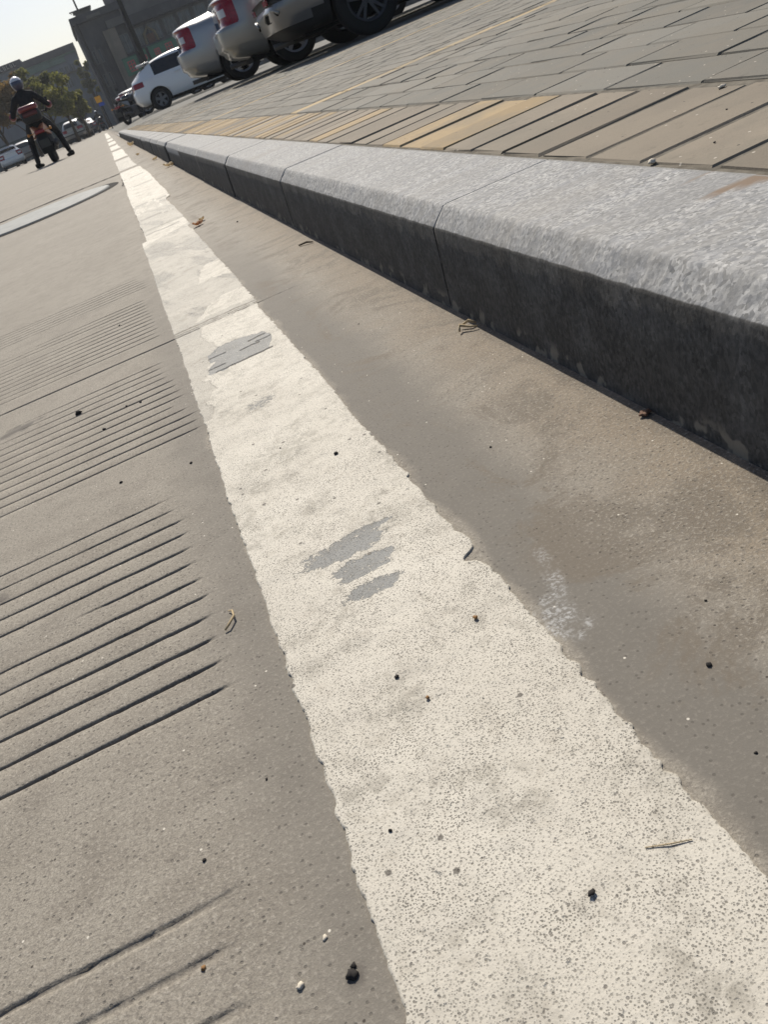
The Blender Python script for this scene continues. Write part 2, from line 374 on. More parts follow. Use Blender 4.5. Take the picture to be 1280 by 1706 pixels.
# road face coloured near black to deepen its shade, with a grimy mottle
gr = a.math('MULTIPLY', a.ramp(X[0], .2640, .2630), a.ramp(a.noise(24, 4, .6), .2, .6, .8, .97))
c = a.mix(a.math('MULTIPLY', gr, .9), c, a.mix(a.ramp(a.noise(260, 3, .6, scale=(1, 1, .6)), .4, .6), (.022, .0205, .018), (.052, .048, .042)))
c = a.mix(a.math('MULTIPLY', a.math('MULTIPLY', a.ramp(X[2], .02, .008), a.ramp(a.noise(45, 3), .55, .62)), .6), c, (.3, .27, .22))
c = a.mix(a.attr('mark'), c, (.22, .165, .12))
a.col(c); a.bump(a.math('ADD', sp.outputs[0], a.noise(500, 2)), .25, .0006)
kerb_mat = a.m
kerb = empty('kerb', (0, 0, 0), kind='structure')
joints = [-.82, 0., .815, 1.64, 2.45, 3.29, 4.11, 4.93, 5.75, 6.57, 7.4, 8.2, 9.0, 9.85, 10.7, 11.5, 12.3, 13.1, 14., 14.8, 15.6, 16.4, 17.2, 18., 18.8, 19.6]
shift = [0, 0, 0, .0006, -.0012, .001, .003, -.002, .001, 0, .002]+[0]*20
for i, (y0, y1) in enumerate(zip(joints, joints[1:])):
    y0 += .0005; y1 -= .0005
    st = .0035 if y1 < 2 else (.02 if y1 < 5 else .1)
    ys = np.linspace(y0, y1, max(3, int((y1-y0)/st))); dx = shift[i]; ny = len(ys)
    j1 = (fbm(ys*90, ys*0+i, 4, 11)-.5)*.0035; j2 = (fbm(ys*110, ys*0+i, 4, 12)-.5)*.004
    if y1 > 2.5: j1 = j1*.6; j2 = j2*.6
    prof = [(.256, -.03, 0, 0), (.2563, -.0, 0, 0), (.259, .04, 0, 0), (.262, .0845, 0, 0), (.2632, .0868, 0, 1)]
    prof += [(.2632+.0165*t, .0868+.0165*t, 1-t, 0) for t in (.25, .5, .75)]
    prof += [(.2797, .1032, 0, 2)]+[(x, .104, 0, 0) for x in (.283, .29, .31, .33, .35, .37, .385, .396)]+[(.4025, .1035, 0, 0), (.4035, .101, 0, 0), (.4035, .0, 0, 0)]
    P = np.zeros((ny, len(prof), 3))
    for k, (x, z, _, f) in enumerate(prof):
        P[:, k, 0] = x+dx; P[:, k, 1] = ys; P[:, k, 2] = z
        if f == 1: P[:, k, 2] += j1*.5
        if f == 2: P[:, k, 0] += j2; P[:, k, 2] += j1*.25
        if 4 < k < 8: r_ = (fbm(ys*170+k*3, ys*0+i, 3, 13)-.5)*.0012; P[:, k, 0] -= r_; P[:, k, 2] += r_
    P[0, :5, 1] += .0011; P[-1, :5, 1] -= .0011
    mark = np.zeros((ny, len(prof)))
    if i == 1:
        PX = P[:, :, 0]; PY = P[:, :, 1]
        mark = sstep(1.3-(np.abs(PY-.494-(.40-PX)*.35)/(.004+.012*np.clip((PX-.365)/.04, 0, 1)))**2, .2, .8)*(PX > .358)*(P[:, :, 2] > .1)
        mark = np.maximum(mark, .6*(np.abs(PY-.553) < .0025)*(PX > .383)*(P[:, :, 2] > .1))
    # end caps: repeat first/last ring collapsed
    me = grid_mesh('kerb_stone', P, dict(mark=mark))
    bm = bmesh.new(); bm.from_mesh(me); bm.verts.ensure_lookup_table(); K = len(prof)
    for r0 in (0, ny-1):
        f = [bm.verts[r0*K+k] for k in range(K)]; bm.faces.new(f if r0 else f[::-1])
    bm.to_mesh(me); bm.free()
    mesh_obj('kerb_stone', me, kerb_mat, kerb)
mb = plain('joint_mortar', (.09, .085, .075), .95, .1)
o = from_bm('mortar', bm_box(.285, .401, -.8, 19.5, .081, .1037), plain('joint_grout', (.27, .265, .25), .9, .1), kerb); o['kind'] = 'stuff'
o = from_bm('mortar', bm_box(.2665, .402, -.8, 19.5, -.02, .080), mb, kerb); o['kind'] = 'stuff'
# flush kerb where the kerb drops beyond y = 19.6
o = from_bm('dropped_kerb', bm_box(.262, .404, 19.62, 24., -.05, .012), kerb_mat, kerb)

# ================================================================== PAVEMENT
a = M('paving_sand', .95, .1)
c = a.mix(a.ramp(a.noise(60, 4, .6), .35, .7), (.12, .108, .088), (.2, .182, .15))
far = a.math('MAXIMUM', a.ramp(a.xyz()[0], 6.4, 6.8), a.ramp(a.xyz()[1], 17.8, 18.3))
c = a.mix(far, c, a.mix(a.ramp(a.noise(3, 4, .6), .35, .7), (.2, .195, .178), (.25, .24, .215)))
a.col(c); a.bump(a.noise(300, 3), .5, .001); sand = a.m
px = np.concatenate([[.4037], np.arange(.45, 6.6, .15), [7, 9, 15, 30, 60, 120]]); py = np.concatenate([[-3, -.5], np.arange(0, 18.3, .15), [19, 19.6, 20.5, 22, 24, 30, 40, 60, 84]])
PX, PY = np.meshgrid(px, py)
PZ = hp(PX, PY)-.0021*(1-np.maximum(sstep(PX, 6.4, 6.7), sstep(PY, 17.9, 18.2)))
drop = sstep(PY, 19.5, 22)*sstep(PX, 1.6, .45); PZ = PZ*(1-drop)+.010*drop
me = grid_mesh('pavement', np.stack([PX, PY, PZ], -1)); pavement = tag(mesh_obj('pavement', me, sand), kind='structure')
# bricks
def brick_mat(name, lo_, hi_, alt):
    a = M(name, .85, .22)
    t = a.attr('tint')
    c = a.mix(t, lo_, hi_)
    c = a.mix(a.ramp(a.noise(9, 4, .6), .42, .7, 0, .5), c, alt)
    c = a.mix(a.ramp(a.noise(5, 5, .65), .48, .62, 0, .45), c, (.185, .165, .13))
    c = a.mix(a.ramp(a.noise(420, 3, .7), .52, .75, 0, .3), c, tuple(x*.55 for x in lo_))
    c = a.mix(a.ramp(a.noise(50, 4, .7), .58, .74, 0, .4), c, tuple(x*.6 for x in lo_))
    vd, vc = a.voro(75, dim='2D'); sp = a.n('SeparateColor'); a.put(sp.inputs[0], vc)
    c = a.mix(a.math('MULTIPLY', a.ramp(vd, .12, .07), a.math('GREATER_THAN', sp.outputs[0], .93)), c, a.mix(a.math('GREATER_THAN', sp.outputs[1], .4), (.05, .045, .04), (.5, .45, .38)))
    a.col(c); a.bump(a.noise(450, 3, .65), .5, .0009); return a.m
B_TAN = brick_mat('tan_brick', (.2, .17, .13), (.285, .243, .187), (.18, .155, .122))
B_YEL = brick_mat('yellow_brick', (.31, .228, .125), (.38, .28, .155), (.27, .215, .145))
B_BAND = brick_mat('band_brick', (.36, .275, .15), (.42, .32, .18), (.33, .26, .17))
B_GRY = brick_mat('grey_brick', (.135, .13, .112), (.195, .186, .16), (.2, .176, .14))
TV = None
def brick_verts(lx, ly, h=.04, b=.0026):
    v = []
    for z, i in ((-h, 0), (-b, 0), (0, b)):
        for sx, sy in ((-1, -1), (1, -1), (1, 1), (-1, 1)): v.append((sx*(lx/2-i), sy*(ly/2-i), z))
    return np.array(v)
BF = [(0, 1, 5, 4), (1, 2, 6, 5), (2, 3, 7, 6), (3, 0, 4, 7), (4, 5, 9, 8), (5, 6, 10, 9), (6, 7, 11, 10), (7, 4, 8, 11), (8, 9, 10, 11)]
def brick_mesh(name, lx, ly, tint, mat):
    v = brick_verts(lx, ly); v = v+rng.normal(0, .0009, v.shape)*[1, 1, 0]
    me = bpy.data.meshes.new(name); me.from_pydata([tuple(p) for p in v], [], BF)
    at_ = me.attributes.new('tint', 'FLOAT', 'POINT'); at_.data.foreach_set('value', [tint]*len(v)); me.materials.append(getattr(mat, 'm', mat)); return me
cache = {}
def place_brick(mat, cx, cy, lx, ly):
    key = (mat.name, round(lx, 3), round(ly, 3), random.randrange(6))
    if key not in cache: cache[key] = brick_mesh('paving_brick', lx, ly, random.random(), mat)
    o = bpy.data.objects.new('paving_brick', cache[key]); COL.objects.link(o); o.parent = pavement
    o.location = (cx, cy, float(hp(cx, cy))+random.gauss(0, .0007)); o.rotation_euler = (random.gauss(0, .002), -.015+random.gauss(0, .003), random.gauss(0, .005))
bl = []   # (mat, cx, cy, lx, ly)
y = .09-.0955*6
k = 0
while y < 17.6:
    n = vnoise(y*2.3, 3.3, 5)
    yel = (1.09 < y < 1.42 and random.random() < .8) or (y > 1.42 and n > .34)
    if 1.42 < y < 2.3: yel = yel and random.random() < .35
    if y > 2.3: yel = random.random() < .72
    bl.append((B_YEL if yel else B_TAN, .508, y+.0445, .193+random.gauss(0, .002), .0955-.0085+random.gauss(0, .0012)))
    y += .0955; k += 1
nb_border = len(bl)
bands = [3.0, 5.42, 7.85, 10.3, 12.75, 15.2]
gb = []
for i in range(57):
    cx = .665+.1015*i
    segs = []; cuts = [-.3]+[v for b in bands for v in (b, b+.11)]+[17.8]
    for a0, a1 in zip(cuts[::2], cuts[1::2]):
        y = a0-random.random()*.0
        start = (.853-.2*6)+(.1 if i % 2 else 0)
        k0 = math.floor((a0-start)/.2); yy = start+k0*.2
        while yy < a1:
            s0, s1 = max(yy, a0), min(yy+.2, a1)
            if s1-s0 > .02: gb.append((B_GRY, cx, (s0+s1)/2, .0955, s1-s0-.0052))
            yy += .2
for b in bands:
    for i in range(29):
        gb.append((B_BAND, .7155+.203*i, b+.055, .197, .1035))
near_g = sorted(gb, key=lambda q: (q[1]**2+q[2]**2)+(1000 if q[2] < .35 else 0))
near_b = sorted(bl, key=lambda q: q[2] if q[2] > .3 else 1000)
parts = near_b[:70]+near_g[:230]
for q in parts: place_brick(*q)
rest = near_b[70:]+near_g[230:]
for mat in (B_TAN, B_YEL, B_BAND, B_GRY):
    rs = [q for q in rest if q[0] is mat]
    V = []; F = []; Tn = []
    for (_, cx, cy, lx, ly) in rs:
        v = brick_verts(lx, ly)+[cx, cy, float(hp(cx, cy))+random.gauss(0, .0007)]
        v[:, 2] += (v[:, 0]-cx)*.015+(v[:, 1]-cy)*random.gauss(0, .003)
        n0 = len(V)*12; V.append(v); F += [tuple(n0+k for k in f) for f in BF]; Tn += [random.random()]*12
    me = bpy.data.meshes.new('paving_brick'); me.from_pydata([tuple(p) for p in np.concatenate(V)], [], F)
    at_ = me.attributes.new('tint', 'FLOAT', 'POINT'); at_.data.foreach_set('value', Tn)
    o = mesh_obj('paving_brick', me, mat, pavement); o['kind'] = 'stuff'

# ================================================================== MANHOLE
a = M('manhole_concrete', .7, .3)
c = a.mix(a.ramp(a.noise(12, 4, .6), .35, .7), (.19, .2, .195), (.25, .26, .252)); c = a.mix(a.ramp(a.noise(80, 3), .5, .7, 0, .5), c, (.2, .205, .2)); a.col(c)
dark = plain('seam_dark', (.03, .028, .026), .9, .1)
mh = empty('manhole', (-.55, 5.15, 0), label='round pale blue-grey manhole cover set in the road left of the white line', cat='manhole cover')
bm = bmesh.new(); lathe(bm, [(.0012, .50), (.003, .495), (.003, .45), (.0015, .448)], 64, 'Z'); from_bm('frame', bm, dark, mh)
bm = bmesh.new(); rg = lathe(bm, [(.001, .446), (.007, .443), (.009, .42), (.009, .30), (.009, .15)], 64, 'Z'); bm.faces.new(rg[-1]); from_bm('cover', bm, a.m, mh, True)
pm = M('patch_concrete', .85, .2); pm.col(pm.mix(pm.ramp(pm.noise(14, 4, .6), .35, .7), (.2, .19, .17), (.26, .245, .215)))
# seams of the cast patch around the cover
bm = bmesh.new()
for (x0, y0, x1, y1) in ((-1.3, 5.93, -.37, 6.02), (-.37, 6.0, .0, 5.98), (-.012, 5.98, -.03, 4.55)):
    d = Vector((x1-x0, y1-y0, 0)).normalized(); nn = Vector((-d.y, d.x, 0)); seg = 14; L = []
    for k in range(seg+1):
        p = Vector((x0, y0, .0016)).lerp(Vector((x1, y1, .0016)), k/seg); wd = .05*(.2+random.random())*(1 if abs(d.x) > .5 else .12)
        wob = nn*random.gauss(0, .006); L.append((bm.verts.new(p+wob+nn*wd), bm.verts.new(p+wob-nn*wd)))
    for q, s in zip(L, L[1:]): bm.faces.new((q[0], q[1], s[1], s[0]))
from_bm('crack', bm, dark, road)

# ================================================================== SMALL LITTER
def leaf_material(name, c1, c2):
    a = M(name, .7, .2); c = a.mix(a.ramp(a.noise(140, 3), .35, .7), c1, c2); a.col(c)
    tr = a.n('BsdfTranslucent'); a.put(tr.inputs[0], c); mx = a.n('MixShader'); mx.inputs[0].default_value = .5
    a.t.links.new(a.b.outputs[0], mx.inputs[1]); a.t.links.new(tr.outputs[0], mx.inputs[2]); a.t.links.new(mx.outputs[0], a.t.nodes['Material Output'].inputs[0]); return a
leafm = leaf_material('dry_leaf', (.42, .22, .12), (.72, .52, .34)); leafp = leaf_material('pale_leaf', (.6, .5, .35), (.82, .74, .58))
def leaf(loc, s, rz, mat, lab, curl=.4):
    bm = bmesh.new(); n = 9; rows = []
    for i in range(n):
        t = i/(n-1); wd = s*.34*math.sin(math.pi*t**.8)*(1+.15*math.sin(i*2.7))+.0004
        row = []
        for k in (-1, -.5, 0, .5, 1):
            row.append(bm.verts.new((s*(t-.5), k*wd, s*(curl*.5*(k*k)*.7+curl*.35*(2*t-1)**2+.05*math.sin(i*1.9+k*3)))))
        rows.append(row)
    for r0, r1 in zip(rows, rows[1:]):
        for k in range(4): bm.faces.new((r0[k], r0[k+1], r1[k+1], r1[k]))
    o = from_bm('leaf', bm, mat, None, True); o.location = loc; o.rotation_euler = (.1, .1, rz); tag(o, lab, 'leaf')
    md = o.modifiers.new('thickness', 'SOLIDIFY'); md.thickness = .0005
leaf((.114, 2.2, .003), .034, .5, leafm, 'curled reddish brown dry leaf lying beside the worn part of the white line')
leaf((.13, 2.26, .003), .024, 2.2, leafp, 'small pale leaf fragment lying next to the curled brown leaf')
leaf((.235, 4.75, .004), .07, .4, leafp, 'largest cream dry leaf in the gutter, half way to the kerb end')
leaf((.17, 7.6, .004), .05, 1.4, leafp, 'pale leaf lying in the gutter short of the far yellowish leaf')
leaf((.215, 10.6, .008), .11, .9, leafp, 'yellowish leaf beside the far end of the kerb', .6)
leaf((.22, 5.9, .004), .05, 2.4, leafp, 'pale leaf close to the kerb face beyond the largest dry leaf')
twigm = plain('dry_twig', (.42, .33, .2), .8, .2)
def twig(pts, rad, lab, mat=twigm):
    bm = bmesh.new(); tube(bm, pts, rad, 6); o = from_bm('twig', bm, mat, None, True); tag(o, lab, 'twig')
from_px = []
twig([(-.066, .432, .0015), (-.0625, .434, .003), (-.058, .441, .003), (-.0585, .449, .002), (-.061, .452, .001)], [.0006, .0008, .0008, .0007, .0004], 'bent straw coloured twig at the groove ends left of the white line')
twig([(.066, .174, .0017), (.074, .1705, .0020), (.082, .168, .0017)], [.0002, .0003, .0002], 'hair thin brown twig lying on the white line near the bottom right')
twig([(.232, .735, .003), (.236, .742, .006), (.243, .732, .004), (.249, .728, .003)], [.0012, .0016, .001, .0008], 'short dry twig against the kerb foot in front of the dark joint')
twig([(.238, .747, .003), (.246, .742, .007), (.252, .738, .003)], [.001, .0014, .0008], 'dry grass stalk crossing the short twig at the kerb foot')
twig([(.222, 1.45, .002), (.235, 1.44, .004), (.244, 1.43, .002)], [.0015, .0018, .001], 'dark twig lying at the kerb foot past the second kerb joint', plain('dark_twig', (.09, .07, .05), .9, .1))
# brown crumpled bit in the kerb shadow
bm = bmesh.new(); bmesh.ops.create_icosphere(bm, subdivisions=3, radius=.005)
for v in bm.verts: v.co = Vector((v.co.x*1.6, v.co.y*1.1, v.co.z*.55))*(1+.35*math.sin(v.co.x*900)*math.cos(v.co.y*700))
o = from_bm('seed_husk', bm, plain('husk', (.16, .09, .06), .7, .2)); o.scale = (.55, .55, .55); o.location = (.2515, .447, .002); tag(o, 'small dark brown husk at the foot of the kerb near the right edge', 'husk')
# loose grit
gm = plain('grit_dark', (.035, .032, .03), .9, .2); gl = plain('grit_pale', (.6, .54, .44), .7, .3); gb_ = plain('grit_brown', (.25, .14, .06), .8, .2)
def pebble(x, y, z, s, mat, lab, grp=None, name='pebble', ar=1.0):
    bm = bmesh.new(); bmesh.ops.create_icosphere(bm, subdivisions=2, radius=s)
    for v in bm.verts: v.co = Vector((v.co.x*ar, v.co.y, v.co.z*.6))*(1+random.uniform(-.34, .34))
    o = from_bm(name, bm, mat, None, True); o.location = (x, y, z+s*.35); o.rotation_euler[2] = random.random()*3; tag(o, lab, name, grp)
pebble(-.051, .1865, 0, .0021, gm, 'black tar crumb with a dark stain near the bottom edge of the road', name='crumb')
pebble(-.0495, .1895, 0, .0011, gm, 'tiny black crumb just behind the tar crumb near the bottom edge', name='crumb')
pebble(.040, .1685, .002, .0010, gm, 'black seed lying on the lower part of the white line', name='seed', ar=1.6)
pebble(-.1805, 1.035, 0, .0042, gm, 'largest black pebble on the slab between the joint and the grooves')
pebble(-.057, .2055, 0, .0010, gl, 'pale stone chip between the bottom grooves and the white line', name='stone_chip', ar=1.5)
pebble(-.0705, .1925, 0, .0013, gl, 'cream stone chip beside the lowest groove end', name='stone_chip', ar=1.3)
pebble(-.1065, .2195, 0, .0011, gb_, 'orange brown stone chip between the two bottom grooves', name='stone_chip')
pebble(.0235, .2955, .002, .0010, gb_, 'rust brown crumb on the white line above the large dark chip', name='crumb')
pebble(.0675, .3335, .002, .0013, gb_, 'rust brown crumb on the right half of the white line beside the paint splash', name='crumb')
spots = [(-.118, .98), (-.136, 1.0), (-.1, .97), (-.205, 1.33), (-.118, 1.44), (-.112, 1.42), (-.147, .93), (-.054, .245), (-.064, .298), (-.165, .66), (-.13, .75), (-.047, 1.26), (.058, .6), (.03, .55), (.02, .66), (.2, 1.15), (.17, .9), (.21, .62), (.155, .5), (.19, .33), (.165, .27), (.215, .25), (.14, .235), (.12, .2), (.125, .187), (.017, .32), (-.018, .235), (.05, .22), (.19, 2.0), (.17, 1.7), (-.1, .27), (-.15, .3), (-.06, .72)]
def grain_label(x, y):
    if onl: where = 'on the white line'
    elif x > .09: where = 'in the gutter strip'
    else: where = 'left of the white line'
    near_ = ('close to the bottom edge' if y < .26 else 'level with the paint splash' if y < .36 else 'level with the lowest groove set' if y < .7 else 'level with the middle groove set' if y < 1.12 else 'beyond the slab joint')
    return 'tiny pebble '+where+', '+near_
onl = False
spots = spots[::2]+[(-.13, .75), (.015, .32)]
for (x, y) in spots:
    onl = -.034 < x < .09
    pebble(x, y, .0015 if onl else 0, random.uniform(.0004, .0010)*(1+1.1*y), gm, grain_label(x, y), 'dark grains scattered over the road')
for (x, y) in [(.455, .62), (.53, .70), (.5, .58)]:
    pebble(x, y, float(hp(x, y)), random.uniform(.0007, .0011), gm, 'small dark grain lying on the tan border bricks', 'dark grains on the tan border bricks')
pebble(.411, .645, .103, .0035, gl, 'cream pebble wedged between the tan bricks and the kerb top')
pebble(.595, .79, .106, .0028, gl, 'white stone chip in the joint between tan and grey bricks', name='stone_chip', ar=1.8)

# ================================================================== VEHICLES
rubber = plain('tyre_rubber', (.018, .018, .018), .85, .25)
under = plain('underbody_black', (.012, .012, .012), .9, .15)
clad = plain('black_cladding', (.022, .023, .024), .6, .35)
glass = M('tinted_glass', .06, .6); glass.col((.012, .015, .018)); glass = glass.m
redl = M('red_lamp', .12, .6); redl.col(redl.mix(redl.ramp(redl.noise(40, 2, vec=redl.obj()), .4, .6), (.20, .008, .012), (.30, .014, .02))); redl = redl.m
whitel = M('clear_lamp', .1, .7); whitel.col((.55, .56, .56)); whitel = whitel.m
chrome = M('chrome', .18, .6, 1.); chrome.col((.6, .6, .6)); chrome = chrome.m
rimm = plain('rim_alloy', (.3, .3, .3), .4, .5, .6); rimd = plain('rim_dark', (.07, .07, .072), .5, .5, .4)
plate = plain('plate_grey_blue', (.10, .13, .2), .5, .4)
def paint(name, c, metal=.35):
    a = M(name, .32, .5, metal); a.b.inputs['Coat Weight'].default_value = .7; a.b.inputs['Coat Roughness'].default_value = .08
    o_ = a.obj(); f = a.noise(5, 4, .6, vec=o_)
    a.col(a.mix(a.ramp(f, .4, .8, 0, .1), c, tuple(x*.85 for x in c))); return a.m
silver = paint('silver_paint', (.36, .37, .37), .5); white = paint('white_paint', (.78, .78, .76), 0.); greyp = paint('grey_paint', (.2, .2, .2), .5); darkp = paint('dark_paint', (.03, .035, .05), .3)
champ = paint('champagne_silver_paint', (.3, .3, .285), .5)

def ring_mesh(st):
    """loft of stations (x, zb, zbelt, ztop, wl, wb, wt)"""
    bm = bmesh.new(); rings = []
    for (x, zb, zbe, zt, wl, wb, wt) in st:
        h = [(0, zb), (.8*wl, zb), (wl, zb+.10), (max(wl, wb)+.012, zb+(zbe-zb)*.55), (wb, zbe-.03), (wb-.03, zbe+.03), (wt, zt-.045), (wt*.8, zt-.008), (0, zt)]
        pts = h+[(-y_, z_) for y_, z_ in h[1:-1][::-1]]
        rings.append([bm.verts.new((x, -y_, z_)) for y_, z_ in pts])
    n = len(rings[0])
    for a_, b_ in zip(rings, rings[1:]):
        for k in range(n): bm.faces.new((a_[k], a_[(k+1) % n], b_[(k+1) % n], b_[k]))
    for rg_ in (rings[0], rings[-1]):
        cx = sum((v.co for v in rg_), Vector())/n; c_ = bm.verts.new(cx)
        for k in range(n): bm.faces.new((rg_[k], rg_[(k+1) % n], c_))
    bmesh.ops.recalc_face_normals(bm, faces=bm.faces); return bm
CARS = dict(
 sedan=dict(st=[(0, .36, .86, .99, .60, .60, .50), (.07, .30, .90, 1.03, .78, .76, .66), (.3, .25, .93, 1.07, .85, .84, .73), (.7, .20, .94, 1.08, .86, .85, .70), (1.0, .19, .94, 1.16, .86, .85, .62), (1.45, .18, .93, 1.38, .86, .85, .58), (2.1, .18, .92, 1.45, .86, .85, .59), (2.75, .18, .91, 1.41, .86, .85, .60), (3.25, .18, .90, 1.13, .86, .84, .66), (3.5, .18, .88, .97, .86, .84, .72), (4.1, .19, .78, .86, .85, .82, .68), (4.42, .24, .66, .74, .76, .72, .58), (4.5, .30, .55, .62, .6, .56, .45)],
   ax=(.96, 3.58), R=.31, win=((1.22, 3.05), (.95, 1.34)), rearwin=(.78, 1.35), lamp=(.30, .68, .985), prof=[(0, .05), (.40, .05), (.44, 0), (.66, 0), (.705, .10), (.95, .10), (.99, .04), (1.2, .03)], cuts=[.40, .44, .66, .70, .985]),
 hatch=dict(st=[(0, .38, .80, .92, .60, .58, .50), (.06, .30, .88, 1.02, .78, .74, .64), (.2, .26, .92, 1.08, .85, .82, .62), (.45, .24, .93, 1.24, .86, .84, .58), (.85, .20, .93, 1.39, .87, .85, .57), (1.5, .18, .92, 1.47, .87, .85, .59), (2.2, .18, .91, 1.46, .87, .85, .60), (2.8, .18, .90, 1.34, .87, .84, .60), (3.3, .18, .88, 1.06, .87, .83, .66), (3.6, .19, .84, .92, .86, .82, .7), (4.0, .2, .76, .82, .84, .8, .64), (4.28, .26, .62, .70, .72, .68, .55), (4.35, .32, .52, .58, .55, .5, .4)],
   ax=(.78, 3.42), R=.31, win=((.85, 2.95), (.97, 1.34)), rearwin=(.05, .75), lamp=(.42, .78, .93), prof=[(0, .05), (.36, .05), (.42, 0), (.66, 0), (.72, .05), (.92, .05), (1.3, .0)], cuts=[.42, .66, .72]),
 suv=dict(st=[(0, .34, 1.00, 1.12, .66, .62, .54), (.07, .26, 1.05, 1.22, .84, .80, .66), (.22, .24, 1.07, 1.42, .90, .87, .64), (.5, .23, 1.08, 1.60, .92, .90, .64), (1.0, .25, 1.07, 1.66, .92, .90, .66), (1.7, .24, 1.06, 1.68, .92, .90, .67), (2.4, .24, 1.05, 1.66, .92, .90, .67), (3.0, .24, 1.03, 1.46, .92, .89, .70), (3.4, .24, 1.0, 1.12, .92, .88, .76), (4.0, .26, .92, 1.0, .9, .86, .72), (4.35, .3, .8, .86, .8, .76, .62), (4.45, .36, .66, .72, .6, .56, .5)],
   ax=(1.06, 3.65), R=.35, win=((.6, 3.1), (1.1, 1.56)), rearwin=(.05, .42), lamp=(.32, .86, 1.08), prof=[(0, .16), (.30, .12), (.36, .03), (.56, 0), (.60, .03), (.66, .03), (.68, 0), (.80, .0), (.86, .05), (1.1, .05), (1.6, 0)], cuts=[.36, .44, .56, .60, .66, .68, .80]))
def wheel(par, x, y, side, Rr, style, w_=.20, rim=None, name='wheel'):
    wp = bpy.data.objects.new(name, None); COL.objects.link(wp); wp.parent = par; wp.location = (x, y, Rr)
    h = w_/2; rr = Rr*.655
    bm = bmesh.new(); lathe(bm, [(-h, rr), (-h, Rr*.9), (-h*.8, Rr*.985), (-h*.3, Rr), (h*.3, Rr), (h*.8, Rr*.985), (h, Rr*.9), (h, rr), (h*.5, rr*.93), (-h*.5, rr*.93), (-h, rr)], 40); from_bm('tyre', bm, rubber, wp, True)
    bm = bmesh.new(); s = -side    # outer face towards y = s
    o_ = lambda v: s*v
    lathe(bm, [(o_(h*.92), rr), (o_(h), rr*.97), (o_(h*.85), rr*.88), (o_(-h*.6), rr*.85)], 40)
    lathe(bm, [(o_(h*.55), rr*.24), (o_(h*.85), rr*.2), (o_(h*.9), .001)], 20)
    ns = {'five': 5, 'ten': 10, 'steel': 5}[style]
    for k in range(ns):
        if style == 'ten': ang = (k//2)*2*math.pi/5+(.2 if k % 2 else -.2)+.3; wd0, wd1 = .016, .014
        else: ang = k*2*math.pi/ns+.3; wd0, wd1 = rr*.17, rr*(.13 if style == 'five' else .25)
        d = Vector((math.cos(ang), 0, math.sin(ang))); t = Vector((-math.sin(ang), 0, math.cos(ang)))
        V = []
        for (q, wd, yy) in ((rr*.15, wd0, h*.8), (rr*.9, wd1, h*.88)):
            for sg in (-1, 1):
                V.append(bm.verts.new(d*q+t*wd*sg+Vector((0, o_(yy), 0)))); V.append(bm.verts.new(d*q+t*wd*sg*.8+Vector((0, o_(yy-.03), 0))))
        for f in ((0, 2, 6, 4), (0, 4, 5, 1), (2, 3, 7, 6), (1, 5, 7, 3)): bm.faces.new([V[i] for i in f])
    from_bm('rim', bm, rim or rimm, wp)
    bm = bmesh.new(); rg = lathe(bm, [(o_(h*.05), rr*.7), (o_(h*.1), .03)], 24); from_bm('brake_disc', bm, under, wp)
    return wp
